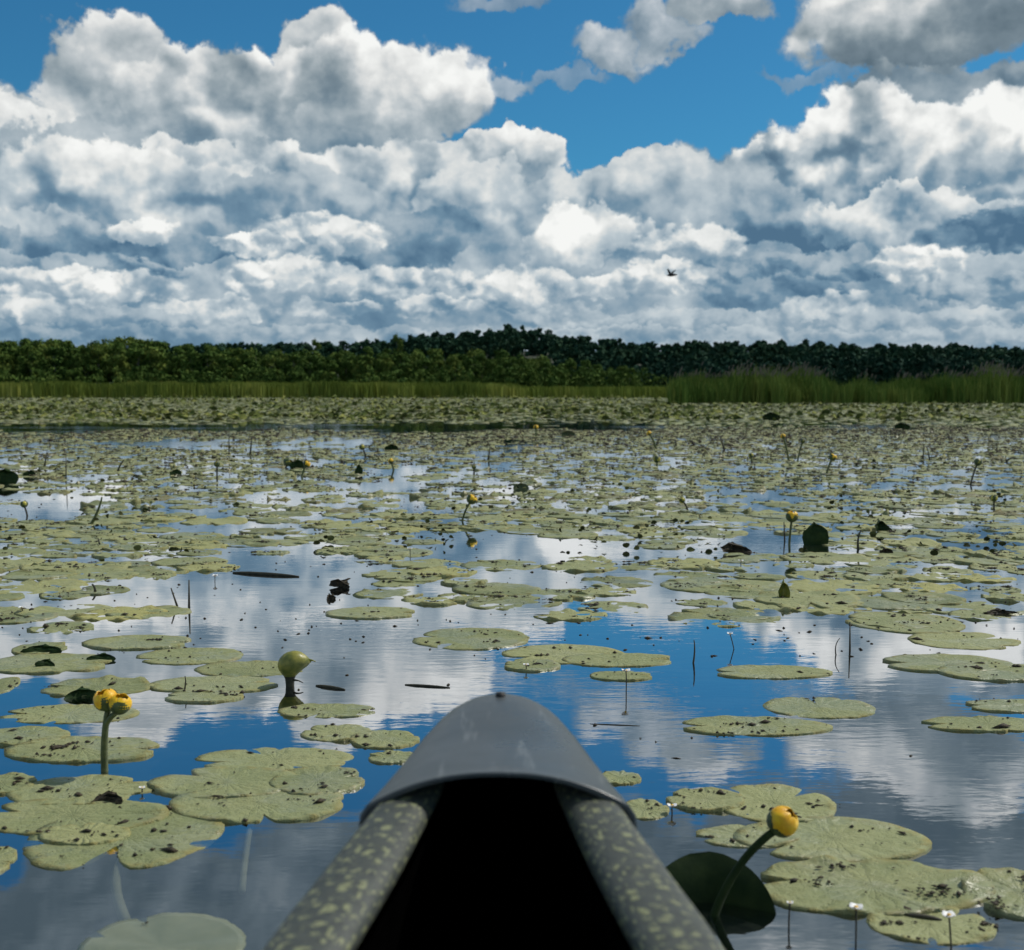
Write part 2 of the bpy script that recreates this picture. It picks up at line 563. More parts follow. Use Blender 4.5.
M['petal'] = simple('yellow_petal', (.72, .36, .003), (.90, .58, .008), 60, .5, .002)
M['budyellow'] = simple('yellow_green_sepal', (.35, .33, .04), (.55, .45, .05), 60, .45)
M['disk'] = simple('stigma_disk', (.35, .27, .03), (.55, .40, .05), 150, .6, .001)
M['pod'] = simple('seed_pod_skin', (.10, .13, .025), (.30, .27, .045), 32, .4, .001)
M['white'] = simple('white_petal', (.78, .78, .76), (.86, .86, .85), 80, .5)
M['bark'] = simple('tree_bark', (.10, .095, .085), (.22, .21, .19), 1.5, .9)
M['bird'] = simple('bird_plumage', (.012, .012, .013), (.03, .028, .026), 10, .7)

def foliage_mat(name, a, b_, c):
    m, t, b = mat(name, .75)
    tint = t.n('ShaderNodeAttribute', attribute_name='tint').outputs['Fac']
    rnd = t.n('ShaderNodeObjectInfo').outputs['Random']
    f = t.m('ADD', t.m('MULTIPLY', tint, .6), t.m('MULTIPLY', rnd, .4))
    t.put(b.inputs['Base Color'], t.ramp(f, [(0.1, a), (.5, b_), (.9, c)]))
    b.inputs['Specular IOR Level'].default_value = .04
    return m
M['leaf'] = foliage_mat('broadleaf_foliage', (.034, .070, .016), (.080, .135, .028), (.16, .20, .042))
M['cloud_shade_leaf'] = foliage_mat('cloud_shade_foliage', (.009, .034, .023), (.018, .052, .032), (.034, .075, .038))  # cloud shadow over hills and right shore is put into this darker foliage colour
M['grass'] = foliage_mat('marsh_grass_blade', (.07, .11, .018), (.19, .23, .04), (.44, .42, .11))
M['reed'] = foliage_mat('reed_blade', (.03, .07, .013), (.075, .14, .026), (.24, .27, .06))
M['plume'] = simple('reed_plume', (.10, .085, .07), (.19, .16, .12), 3, .9)

def cap_material():
    m, t, b = mat('grey_plastic_deck', .3)
    co = t.n('ShaderNodeTexCoord').outputs['Object']
    n = t.noise(co, 9, 5, .6).outputs[0]
    st = t.n('ShaderNodeVectorMath', operation='MULTIPLY'); t.put(st.inputs[0], co); st.inputs[1].default_value = (55, 7, 20)
    scr = t.mr(t.noise(st.outputs[0], 1.0, 3, .6).outputs[0], .60, .72)
    c = t.mixc(n, (.055, .066, .071, 1), (.085, .096, .10, 1))
    c = t.mixc(t.m('MULTIPLY', scr, .35), c, (.26, .275, .27, 1))
    t.put(b.inputs['Base Color'], c)
    t.put(b.inputs['Roughness'], t.mr(n, .3, .7, .26, .4))
    return m
M['cap'] = cap_material()

def weave_material():
    m, t, b = mat('flecked_fabric_laminate', .6)
    uvn = t.n('ShaderNodeUVMap', uv_map='uv').outputs[0]
    sp = t.n('ShaderNodeSeparateXYZ'); t.put(sp.inputs[0], uvn)   # metres along and across
    x, y = sp.outputs[0], sp.outputs[1]
    nz = t.noise(uvn, 60, 3, .6, dims='2D')
    # staggered weave: rows of short flecks, broken up by noise
    row = t.m('FLOOR', t.m('MULTIPLY', y, 80))
    xs = t.m('ADD', t.m('MULTIPLY', x, 46), t.m('MULTIPLY', row, .5))
    xs = t.m('MULTIPLY_ADD', nz.outputs[0], 2.2, xs)
    fx = t.m('ABSOLUTE', t.m('SUBTRACT', t.m('FRACT', xs), .5))
    fy = t.m('ABSOLUTE', t.m('SUBTRACT', t.m('FRACT', t.m('MULTIPLY', y, 80)), .5))
    fleck = t.m('MULTIPLY', t.mr(fx, .30, .10, 0, 1), t.mr(fy, .5, .25, 0, 1))
    keep = t.mr(t.noise(uvn, 80, 2, .5, dims='2D').outputs[0], .44, .58)
    f = t.m('MULTIPLY', fleck, keep)
    th = t.mr(fy, .47, .5, 0, .6)
    c = t.mixc(nz.outputs[0], (.018, .024, .021, 1), (.085, .094, .078, 1))
    c = t.mixc(th, c, (.05, .055, .048, 1))
    c = t.mixc(t.m('MULTIPLY', f, .9), c, (.235, .25, .125, 1))
    t.put(b.inputs['Base Color'], c)
    b.inputs['Coat Weight'].default_value = .1
    b.inputs['Coat Roughness'].default_value = .35
    bump(t, b, t.m('MULTIPLY', f, 1.0), .3, .0008)
    return m
M['weave'] = weave_material()
M['hull'] = simple('dark_hull_skin', (.03, .034, .03), (.05, .052, .046), 12, .4)
M['liner'] = simple('shadow_black_hull_liner', (.0012, .0012, .0012), (.002, .002, .002), 30, 1.0, spec=.0)  # shadow inside the hull is put into this near-black colour
M['hole'] = simple('black_hole_rim', (.006, .006, .006), (.01, .01, .01), 30, .6)

# ================================================================== setting
def struct(name, verts, faces, m):
    me = bpy.data.meshes.new(name); me.from_pydata(verts, [], faces); me.materials.append(m)
    o = bpy.data.objects.new(name, me); COL.objects.link(o); o['kind'] = 'structure'
    return o
struct('water', [(-900, -300, 0), (900, -300, 0), (900, 170, 0), (-900, 170, 0)], [(0, 1, 2, 3)], M['water'])
struct('lake_bed', [(-900, -300, -.9), (900, -300, -.9), (900, 172, -.9), (-900, 172, -.9)], [(0, 1, 2, 3)], M['bed'])

# skyline of the wooded hills: photo x -> height of the crown line above the horizon, at 700 m
HX = np.array([-1500, -300, 0, 100, 220, 330, 400, 440, 490, 515, 550, 600, 650, 720, 800, 860, 930, 1024, 1300, 2600])
HY = np.array([355, 350, 348, 347, 344, 344, 339, 334, 331, 327, 333, 340, 344, 343, 342, 345, 345, 348, 350, 356])
def ridge(px):
    return float(np.interp(px, HX, HY))
def ground_h(x, y):
    px = 512 + 1200 * x / max(y, 1)
    top = .75 + (388 - ridge(px)) / 1200 * 700 - 13.5
    t = min(max((y - 400) / 280, 0), 1); t = t * t * (3 - 2 * t)
    base = .12 + min(max((y - 150) / 150, 0), 1) * .5
    g = base + t * max(top, 0)
    if y > 760:
        g *= max(0.3, 1 - (y - 760) / 1500)
    return g
gx = np.linspace(-1, 1, 90); ys = np.concatenate([np.linspace(128, 400, 12), np.linspace(430, 800, 22), np.linspace(900, 6000, 14)])
gv, gf = [], []
for j, y in enumerate(ys):
    for i, a in enumerate(gx):
        x = a * (y * 1.6 + 150)
        z = ground_h(x, y) if y > 140 else -.95
        if 140 < y < 160: z = min(z, .12)
        gv.append((x, y, z))
n_ = len(gx)
for j in range(len(ys) - 1):
    for i in range(n_ - 1):
        gf.append((j * n_ + i, j * n_ + i + 1, (j + 1) * n_ + i + 1, (j + 1) * n_ + i))
struct('ground', gv, gf, M['ground'])

# ================================================================== trees
def leaf_cloud(nq, lobes, size, r_):
    """nq leaf tufts spread over lobes; returns verts, quads, tint"""
    ids = r_.integers(0, len(lobes), nq)
    L = lobes[ids]
    d = r_.normal(size=(nq, 3)); d[:, 2] = d[:, 2] * .9 + .15
    d /= np.linalg.norm(d, axis=1)[:, None]
    rad = L[:, 3] * (r_.random(nq) ** .35) * r_.uniform(.85, 1.12, nq)
    c = L[:, :3] + d * rad[:, None] * np.array([1, 1, .85])
    nrm = d + r_.normal(scale=.55, size=(nq, 3)); nrm /= np.linalg.norm(nrm, axis=1)[:, None]
    u = np.cross(nrm, r_.normal(size=(nq, 3))); u /= np.linalg.norm(u, axis=1)[:, None]
    w = np.cross(nrm, u)
    s = (size * r_.uniform(.55, 1.3, nq))[:, None]
    q = np.stack([c - u * s, c - w * s * .7 + nrm * s * .2, c + u * s, c + w * s * .7 - nrm * s * .15], 1)
    lt = (L[:, 4] * .6 + r_.random(nq) * .4)
    return q, lt

def make_lobes(h, w, n, r_, low=.28):
    t = r_.uniform(low, 1.0, n)
    a = r_.uniform(0, 2 * np.pi, n)
    prof = np.sin(np.pi * np.clip((t - low * .6) / (1.08 - low * .6), 0, 1)) ** .55
    rr = w * .5 * prof * np.sqrt(r_.uniform(0.05, 1, n)) * .8
    rad = w * r_.uniform(.13, .24, n) * (.65 + .35 * prof)
    z = h * t - rad * .8
    return np.stack([rr * np.cos(a), rr * np.sin(a), z, rad, r_.random(n)], 1)

def cloud_mesh(name, q, lt, m, extra=None):
    v = q.reshape(-1, 3); n = len(q)
    flat = np.arange(4 * n, dtype=np.int32); lens = np.full(n, 4, dtype=np.int32)
    me = bpy.data.meshes.new(name)
    return raw_mesh_np(me, v, flat, lens, m, None, np.repeat(lt, 4), False)

def trunk_mb(h, r, lobes, r_):
    mb = MB()
    lean = r_.uniform(-.3, .3, 2)
    pts = [Vector((lean[0] * t * t, lean[1] * t * t, h * .8 * t)) for t in np.linspace(0, 1, 7)]
    tube(mb, pts, [r * (1.15 - t * .85) for t in np.linspace(0, 1, 7)], 8)
    for k_ in range(min(7, len(lobes))):
        L = lobes[k_]
        t0 = min(max(L[2] / h - .22, .2), .75)
        p0 = Vector((lean[0] * t0 * t0, lean[1] * t0 * t0, h * t0 * .95))
        tube(mb, bez(p0, (p0 + Vector(L[:3])) * .5 + Vector((0, 0, -.3)), Vector(L[:3]), 5), [r * .4, r * .33, r * .25, r * .18, r * .1], 5)
    return mb

protos = []
for i in range(7):
    r_ = np.random.default_rng(100 + i)
    h, w = [14.5, 13.2, 15.2, 12.4, 13.8, 14.2, 11.5][i], [9.5, 8.4, 10, 8.8, 9.2, 7.4, 8.2][i]
    lobes = make_lobes(h, w, 34, r_, .2)
    q, lt = leaf_cloud(3600, lobes, .38, r_)
    protos.append((cloud_mesh('crown', q, lt, M['leaf']), trunk_mb(h, .24, lobes, r_).mesh('trunk', M['bark']), h))

# crown line of the nearer, sunlit wood on the left (photo x -> photo y)
WX = [-400, 0, 50, 130, 200, 250, 300, 400, 450, 500, 560, 620, 660]
WY = [340, 339, 338, 337, 342, 345, 347, 347, 350, 350, 356, 364, 368]
r_ = np.random.default_rng(8)
front = []
for row, (Y0, step) in enumerate(((272, 19), (284, 21), (297, 22))):
    px = -110 + row * 7
    while px < 640:
        Y = Y0 + r_.uniform(-4, 4)
        top = np.interp(px, WX, WY) + r_.uniform(-1.5, 3.0) + (2 - row) * 3.2
        front.append((px + r_.uniform(-4, 4), Y, top))
        px += step * r_.uniform(.75, 1.25)
for i, (px, Y, top) in enumerate(front):
    crown, trunk, h = protos[int(r_.integers(0, 7))]
    x = (px - 512) / 1200 * Y
    g = ground_h(x, Y)
    H = .75 + (388 - top) / 1200 * Y - g
    t = empty('broadleaf_tree', (x, Y, g - .1))
    s = H / h
    sx = s * r_.uniform(.9, 1.2)
    t.scale = (sx, sx, s); t.rotation_euler.z = r_.uniform(0, 6.28)
    tag(t, 'green broadleaf tree in the near wood behind the marsh, left of the hilltop', 'tree', 'broadleaf trees of the near wood on the left')
    for nm, me in (('crown', crown), ('trunk', trunk)):
        o = bpy.data.objects.new(nm, me); COL.objects.link(o); o.parent = t

# the far wooded hills: nobody could count these crowns
def forest(name, spots, nq, size, m, seed):
    r2 = np.random.default_rng(seed); Q, T = [], []
    for (x, y, z, h, w) in spots:
        lobes = make_lobes(h, w, 14, r2, .12)
        q, lt = leaf_cloud(nq, lobes, size, r2)
        q = q + np.array([x, y, z])
        Q.append(q); T.append(lt * .6 + r2.random() * .4)
    o = bpy.data.objects.new(name, cloud_mesh(name, np.concatenate(Q), np.concatenate(T), m))
    COL.objects.link(o)
    return tag(o, None, None, None, 'stuff')
spots = []
for Y in (430, 470, 515, 560, 600, 640, 675, 705):
    px = -260
    while px < 1300:
        x = (px - 512) / 1200 * Y + r_.uniform(-3, 3); y = Y + r_.uniform(-12, 12)
        h = r_.uniform(11.8, 13.6) if Y > 500 else r_.uniform(12, 14.5)
        if not (px < 560 and Y < 560):
            spots.append((x, y, ground_h(x, y) - .5, h, r_.uniform(9, 12.5)))
        px += 7.5 / Y * 1200 * r_.uniform(.8, 1.2)
forest('far_hill_forest', spots, 560, .9, M['cloud_shade_leaf'], 3)
spots = []
for Y in (330, 352, 375, 400):
    px = 520 if Y < 370 else 440
    while px < 1320:
        x = (px - 512) / 1200 * Y; y = Y + r_.uniform(-8, 8)
        lim = np.interp(px, [520, 640, 700, 800, 1024, 1300], [361, 366, 360, 357, 358, 360]) - (Y - 330) * .06
        h = .75 + (388 - lim - r_.uniform(-2, 3)) / 1200 * Y - .6
        spots.append((x, y, ground_h(x, y) - .2, h, r_.uniform(7, 9.5)))
        px += 6.4 / Y * 1200 * r_.uniform(.8, 1.2)
forest('dark_lakeside_forest', spots, 520, .6, M['cloud_shade_leaf'], 4)
# undergrowth along the foot of the near wood
r2 = np.random.default_rng(14)
bx_ = []
for i in range(170):
    px = r2.uniform(-120, 660); Y = r2.uniform(258, 268); x = (px - 512) / 1200 * Y
    bx_.append((x, Y, .4, r2.uniform(2.5, 5.5), r2.uniform(3.5, 6)))
forest('shrub_undergrowth', bx_, 260, .3, M['leaf'], 6)

# single trees that stand clear of the skyline
for px, top, Y, lab in ((317, 338, 560, 'lone taller tree poking above the skyline left of the hill'),
                        (398, 333, 560, 'tree at the left foot of the hill, its crown breaking the skyline')):
    crown, trunk, h = protos[3]
    x = (px - 512) / 1200 * Y; g = ground_h(x, Y)
    H = .75 + (388 - top) / 1200 * Y - g
    t = empty('broadleaf_tree', (x, Y, g)); t.scale = (H / h * .5, H / h * .5, H / h)
    tag(t, lab, 'tree')
    for nm, me in (('crown', crown), ('trunk', trunk)):
        o = bpy.data.objects.new(nm, me); COL.objects.link(o); o.parent = t

# ================================================================== marsh grass and reeds
def blades(name, n, posf, hf, wf, m, seed, lean=.18, tintf=None):
    r2 = np.random.default_rng(seed)
    P = posf(r2, n)                                  # x, y
    n = len(P)
    h = hf(r2, P); w = wf * r2.uniform(.6, 1.4, n)
    a = r2.uniform(0, 2 * np.pi, n); face = r2.uniform(-1.1, 1.1, n)
    ln = r2.normal(scale=lean, size=n)
    dx, dy = np.cos(a) * ln * h, np.sin(a) * ln * h * .5
    wx, wy = np.cos(face) * w / 2, np.sin(face) * w / 2
    z0 = -.05
    def V(fx, fz, ww):
        return np.stack([P[:, 0] + dx * fx + wx * ww, P[:, 1] + dy * fx + wy * ww, z0 + h * fz], 1)
    v = np.stack([V(0, 0, -1), V(0, 0, 1), V(.3, .55, 1), V(.3, .55, -1), V(.75, .85, .6), V(.75, .85, -.6), V(1.15, 1.0, 0)], 1)
    base = (np.arange(n) * 7)[:, None]
    f = np.concatenate([base + np.array([0, 1, 2, 3]), base + np.array([3, 2, 4, 5]), base + np.array([5, 4, 6])], 1).ravel()
    lens = np.tile(np.array([4, 4, 3]), n)
    tn = r2.random(n) if tintf is None else tintf(r2, P, h)
    me = bpy.data.meshes.new(name)
    raw_mesh_np(me, v.reshape(-1, 3), f, lens, m, None, np.repeat(np.clip(tn, 0, 1), 7), False)
    o = bpy.data.objects.new(name, me); COL.objects.link(o)
    return tag(o, None, None, None, 'stuff'), P, h, dx, dy

def px_of(P):
    return 512 + 1200 * P[:, 0] / P[:, 1]
def pos_left(r2, n):
    y = 112 + 26 * r2.random(n) ** 1.3; px = r2.uniform(-160, 690, n)
    P = np.stack([(px - 512) / 1200 * y, y], 1)
    nn = np.array([vnoise(a / 5, b / 2.2) for a, b in P])
    edge = 112 + (nn - .35) * 26 + np.interp(px, [-160, 0, 480, 560, 690], [3, 0, -3, 9, 9])
    return P[y > edge]
def h_left(r2, P):
    px = px_of(P)
    hh = np.interp(px, [-160, 60, 300, 500, 530, 690], [1.36, 1.4, 1.4, 1.36, 1.0, 1.0])
    nn = np.array([vnoise(a / 2.5 + 9, b / 3, 2) for a, b in P])
    nn = (nn - .5) * 2 + .5
    return hh * (.66 + .28 * nn + .22 * r2.random(len(P)))
blades('marsh_grass', 60000, pos_left, h_left, .075, M['grass'], 21, .12,
       lambda r2, P, h: -.25 + 1.4 * np.array([vnoise(a / 6, b / 3) for a, b in P]) + .25 * (r2.random(len(P)) - .3))

def pos_right(r2, n):
    y = 59 + 11 * r2.random(n) ** 1.1; px = r2.uniform(668, 1200, n)
    P = np.stack([(px - 512) / 1200 * y, y], 1)
    nn = np.array([vnoise(a / 1.6 + 30, b / 1.6) for a, b in P])
    keep = (y > 59.5 + (nn - .45) * 4) & (nn + r2.random(n) * .35 > .42)
    return P[keep]
def h_right(r2, P):
    px = px_of(P)
    hh = np.interp(px, [666, 676, 700, 716, 740, 775, 800, 825, 842, 862, 880, 900, 925, 945, 965, 985, 1010, 1040, 1200], [.8, 1.35, 1.5, 1.25, 1.5, 1.78, 1.6, 1.35, .98, 1.12, .95, 1.2, 1.08, 1.38, 1.2, 1.6, 1.35, 1.5, 1.4])
    nn = np.array([vnoise(a / 1.3 + 50, b / 3, 3) for a, b in P])
    nn = (nn - .5) * 1.9 + .5
    return hh * (.34 + .62 * nn + .20 * r2.random(len(P)) + .35 * r2.random(len(P)) ** 7)
ro, RP, RH, RDX, RDY = blades('reed_bed', 52000, pos_right, h_right, .035, M['reed'], 22, .17,
       lambda r2, P, h: .05 + .55 * np.array([vnoise(a / 1.1, b / 1.5) for a, b in P]) + .35 * (r2.random(len(P)) - .25))
# seed heads nodding on the tallest reeds
mb = MB(); r2 = np.random.default_rng(5)
idx = r2.choice(np.where(RH > np.percentile(RH, 78))[0], 900, replace=False)
for i in idx:
    x, y, h = RP[i, 0] + RDX[i], RP[i, 1] + RDY[i], RH[i]
    lx = r2.uniform(.03, .12)
    pts = bez((x, y, h - .12), (x + lx * .4, y, h + .1), (x + lx * 1.5, y, h + .1 + r2.uniform(0, .1)), 4)
    tube(mb, pts, [.008, .026, .02, .004], 4, cap=False)
tag(mb.build('reed_seed_heads', M['plume']), None, None, None, 'stuff')

# ================================================================== lily pads
def pad_geo(a, b, phi, rings, segs, r_, wav=.004, curl=0.0, notch=.5, curls=1, nw=.07, z0=0.0, zbase=.003, dip=0.0):
    """floating heart-shaped leaf: half-sizes a (x) and b (y), its cleft towards angle phi"""
    th = phi - math.pi + np.linspace(0, 2 * math.pi, segs, endpoint=False)
    d = np.abs((th - phi + math.pi) % (2 * math.pi) - math.pi)
    p1, p2, p3 = r_.uniform(0, 6.28, 3)
    r = 1 / np.sqrt((np.cos(th) / a) ** 2 + (np.sin(th) / b) ** 2)
    out = 1 + .02 * np.sin(2 * th + p1) + .014 * np.sin(5 * th + p2) + .008 * np.sin(13 * th + p3) + r_.normal(scale=.006, size=segs)
    out *= 1 - notch * np.exp(-(d / nw) ** 2) + .05 * np.exp(-((d - .5) / .3) ** 2)
    if curls and r_.random() < .35:                       # a bite or tear in the rim
        q = r_.uniform(0, 6.28); dq = np.abs((th - q + math.pi) % (2 * math.pi) - math.pi)
        out *= 1 - r_.uniform(.06, .2) * np.exp(-(dq / r_.uniform(.05, .14)) ** 2)
    vs, uv = [(0, 0, z0)], [(0, 0)]
    n1, n2 = r_.integers(5, 9), r_.integers(9, 15)
    cq = r_.uniform(0, 6.28, max(curls, 1)); cw = r_.uniform(.12, .4, max(curls, 1)); ch = curl * r_.uniform(.3, 1, max(curls, 1))
    for j in range(1, rings + 1):
        rho = (j / rings) ** .8
        z = wav * rho ** 1.6 * (.6 * np.sin(n1 * th + p2) + .4 * np.sin(n2 * th + p1)) * 1.0 + wav * rho * .3
        if dip:
            z = z + dip * rho * np.array([(vnoise(p1 * 9 + 2.6 * rho * math.cos(t_), p2 * 7 + 2.6 * rho * math.sin(t_), 2) - .5) * 2.4 for t_ in th])
        for q, w_, h_ in zip(cq, cw, ch):
            dq = np.abs((th - q + math.pi) % (2 * math.pi) - math.pi)
            z = z + h_ * np.exp(-(dq / w_) ** 2) * max(0, (rho - .55) / .45) ** 2
        for t, rr, o_, zz in zip(th, r, out, z):
            oo = 1 + (o_ - 1) * rho ** .6
            vs.append((math.cos(t) * rr * rho * oo, math.sin(t) * rr * rho * oo, z0 + zz)); uv.append((math.cos(t) * rho, math.sin(t) * rho))
    last = vs[-segs:]
    for (x, y, z) in last:
        vs.append((x * .995, y * .995, min(z - .002, -zbase - .003))); 
    uv += uv[-segs:]
    fs = [(0, 1 + i, 1 + (i + 1) % segs) for i in range(segs)]
    for j in range(rings):
        o1, o2 = 1 + j * segs, 1 + (j + 1) * segs
        for i in range(segs):
            k2 = (i + 1) % segs
            fs.append((o1 + i, o2 + i, o2 + k2, o1 + k2))
    return vs, fs, uv

deb_spots = []          # places where specks of debris lie: x, y, z, size
def sprinkle(cx, cy, a, b, z, n, r_, size, clumps=3):
    cl = [(r_.uniform(0, 6.28), r_.uniform(.3, 1.0)) for _ in range(clumps)]
    for _ in range(int(n)):
        if r_.random() < .78:
            t, rho = cl[int(r_.integers(0, clumps))]
            x = a * rho * math.cos(t) + r_.normal() * a * .13; y = b * rho * math.sin(t) + r_.normal() * b * .07
        else:
            t, rho = r_.uniform(0, 6.28), math.sqrt(r_.random()) * 1.0
            x, y = a * rho * math.cos(t), b * rho * math.sin(t)
        deb_spots.append((cx + x, cy + y, z, size * min(2.6, .45 + r_.exponential(.5))))

# the near pads, each one: x0, x1, y0, y1 in the photo (its extent on the water), cleft direction, rim curl, tint, specks, label
NEAR = [
 (30, 220, 806, 871, -88, .0, .55, 26, 'big olive lily pad low on the left, its cleft facing the viewer'),
 (-25, 170, 799, 835, 170, .006, .5, 14, 'pale lily pad tucked behind the big cleft pad at the lower left'),
 (172, 346, 786, 823, -70, .008, .6, 26, 'yellowish wavy-edged lily pad in the cluster left of the bow, foremost of it'),
 (155, 300, 768, 800, 150, .006, .5, 8, 'broad smooth lily pad behind the wavy-edged one left of the bow'),
 (272, 362, 768, 797, 20, .008, .35, 16, 'small darker lily pad at the right end of the cluster left of the bow'),
 (196, 356, 748, 772, 190, .004, .6, 6, 'smooth pale lily pad on blue water, furthest of the cluster left of the bow'),
 (8, 150, 777, 806, 30, .006, .5, 22, 'lily pad just in front of the double yellow flower, its right end strewn with debris'),
 (-30, 34, 775, 795, 10, .004, .4, 12, 'lily pad cut by the left edge, level with the double flower stem foot'),
 (5, 160, 738, 763, 0, .005, .45, 46, 'lily pad strewn with dark seed clumps beside the double yellow flower'),
 (-20, 70, 728, 746, 200, .003, .5, 10, 'lily pad at the left edge behind the seed-strewn one'),
 (3, 138, 705, 724, 180, .004, .4, 14, 'long thin-looking lily pad behind the head of the double yellow flower'),
 (-20, 15, 678, 697, 0, .003, .4, 3, 'rounded end of a grey-green lily pad cut by the left edge of the view'),
 (44, 152, 679, 697, 180, .012, .4, 6, 'lily pad with a dark turned-up flap, behind the double yellow flower'),
 (150, 275, 677, 694, 10, .004, .6, 8, 'yellowish lily pad midway between the double yellow flower and the seed pod'),
 (164, 244, 692, 703, 180, .003, .5, 22, 'narrow lily pad with a row of dark seeds, left of the seed pod reflection'),
 (196, 305, 661, 677, 0, .003, .4, 6, 'flat pale lily pad touching the left side of the seed pod'),
 (140, 242, 648, 665, 200, .003, .45, 10, 'lily pad speckled with brown, behind and left of the seed pod'),
 (-15, 110, 654, 674, 0, .006, .35, 4, 'long grey-green lily pad at the left edge, two dark flaps standing on it'),
 (14, 64, 643, 655, 30, .008, .3, 2, 'lily pad with a dark raised rim near the left edge, furthest there'),
 (84, 190, 636, 650, 0, .003, .5, 8, 'lily pad with a pale speckled middle on the left, behind the flap-bearing ones'),
 (278, 376, 704, 718, 0, .003, .4, 22, 'lily pad below the seed pod reflection, dark seeds along it'),
 (303, 372, 725, 742, 160, .006, .6, 8, 'olive lily pad whose right end meets its neighbour, just left of the grey bow'),
 (350, 418, 731, 749, 20, .006, .55, 8, 'lily pad half hidden by the left side of the grey bow'),
 (369, 415, 752, 764, 180, .003, .5, 3, 'small lily pad on blue water touching the left side of the bow'),
 (325, 416, 608, 619, 0, .002, .6, 6, 'isolated slim lily pad on open water behind the seed pod'),
 (415, 530, 628, 650, 170, .004, .45, 26, 'lily pad at the left of the raft of pads behind the bow tip'),
 (505, 625, 645, 664, 200, .004, .6, 10, 'smooth olive lily pad in the raft of pads just behind the bow tip'),
 (560, 675, 654, 667, 0, .003, .6, 6, 'lily pad with a long pointed right end behind the bow tip'),
 (590, 652, 672, 681, 0, .002, .3, 6, 'narrow brownish lily pad on blue water under a white floret'),
 (505, 560, 660, 672, 180, .002, .5, 8, 'lily pad with a dark lump on its near rim, directly behind the bow tip'),
 (765, 874, 697, 719, 90, .003, .5, 3, 'clean oval lily pad alone on open water right of centre'),
 (678, 831, 717, 736, 180, .004, .45, 34, 'long lily pad dotted with seeds, on blue water in front of the clean oval one'),
 (712, 832, 666, 679, 180, .002, .4, 3, 'slender grey-green lily pad on the border of blue and white reflections'),
 (884, 1010, 655, 673, 180, .004, .45, 8, 'lily pad with a dark pointed left tip near the right edge'),
 (940, 1060, 664, 682, 20, .004, .5, 18, 'lily pad overlapping the dark-tipped one at the right edge'),
 (910, 1014, 632, 650, 20, .003, .6, 10, 'rounded yellow-green lily pad near the right edge, behind the dark-tipped one'),
 (850, 960, 612, 634, 160, .004, .35, 36, 'dark-speckled olive lily pad heaped with seeds, right of centre'),
 (966, 1060, 700, 713, 180, .003, .5, 6, 'thin-looking lily pad cut by the right edge, further back of two there'),
 (917, 1060, 718, 732, 180, .003, .55, 10, 'long lily pad cut by the right edge over a bright cloud reflection'),
 (668, 745, 790, 812, 160, .006, .65, 24, 'yellow-green lily pad littered with debris, right of the bow'),
 (715, 833, 785, 824, 40, .007, .6, 20, 'olive lily pad just behind the big leaning yellow flower'),
 (697, 800, 826, 848, 185, .005, .55, 10, 'lily pad with a blunt left end in front of the leaning flower head'),
 (740, 926, 818, 863, 200, .006, .55, 14, 'large smooth lily pad right of the leaning yellow flower, bubbles at its right rim'),
 (752, 992, 862, 916, 175, .016, .6, 60, 'largest lily pad, crumpled and wavy, at the lower right under the flower'),
 (968, 1075, 872, 922, 200, .012, .5, 46, 'rumpled brown-spotted lily pad cut by the right edge at the lower right'),
 (868, 992, 905, 945, 30, .006, .75, 36, 'yellow-green lily pad lowest at the right, beside two white florets'),
 (622, 668, 800, 820, 30, .003, .7, 8, 'small lily pad with ragged debris touching the right side of the bow'),
 (598, 641, 772, 785, 200, .002, .3, 3, 'pale grey lily pad sliver beside the right side of the bow'),
 (-40, 12, 848, 880, 0, .006, .65, 3, 'lily pad whose rounded end pokes in at the left edge beside the big cleft pad'),
 (40, 130, 826, 846, 120, .003, .8, 12, 'yellowed lily pad wedged between the big cleft pad and the left edge'),
 (80, 242, 913, 985, -90, -.006, .35, 2, 'grey-green lily pad awash at the bottom left corner, under a film of water'),
]
near_fp = []
for i, (x0, x1, y0, y1, phi, curl, tint, nd, lab) in enumerate(NEAR):
    r_ = np.random.default_rng(900 + i)
    cx_, cy_ = (x0 + x1) / 2, (y0 + y1) / 2
    pa, pb = at(cx_, y0), at(cx_, y1)
    Yc = (pa.y + pb.y) / 2; b = (pa.y - pb.y) / 2
    yc_px = proj(0, Yc)[1]
    a = (at(x1, yc_px).x - at(x0, yc_px).x) / 2
    X = (at(x1, yc_px).x + at(x0, yc_px).x) / 2
    phi = math.radians(phi)
    a *= 1.0; mb = MB()
    z = .0006 + .0008 * (i % 5)
    wav = (.0014 if y0 > 700 else .0010) * (3.0 if curl > .01 else 1)
    wet = curl < 0; curl = abs(curl) * .6
    v, f, uv = pad_geo(a, b, phi, 8, 96 if y0 > 700 else 64, r_, wav, curl, curls=3, notch=.7 if i in (0, 30) else .4, nw=.2 if i == 0 else .08, zbase=z, dip=0 if wet else (.0010 if curl <= .01 else .005))
    mb.add(v, f, uv, tint + r_.uniform(-.08, .08))
    o = mb.build('lily_pad', M['wetpad'] if wet else M['pad'], None, True, (X, Yc, z))
    tag(o, lab, 'lily pad', 'lily pads floating near the bow')
    near_fp.append((X, Yc, a, b))
    sprinkle(X, Yc, a * .97, b * .97, z + wav * .8 + .001, nd * 1.25, r_, .0034 if y0 > 760 else .0044, 4)

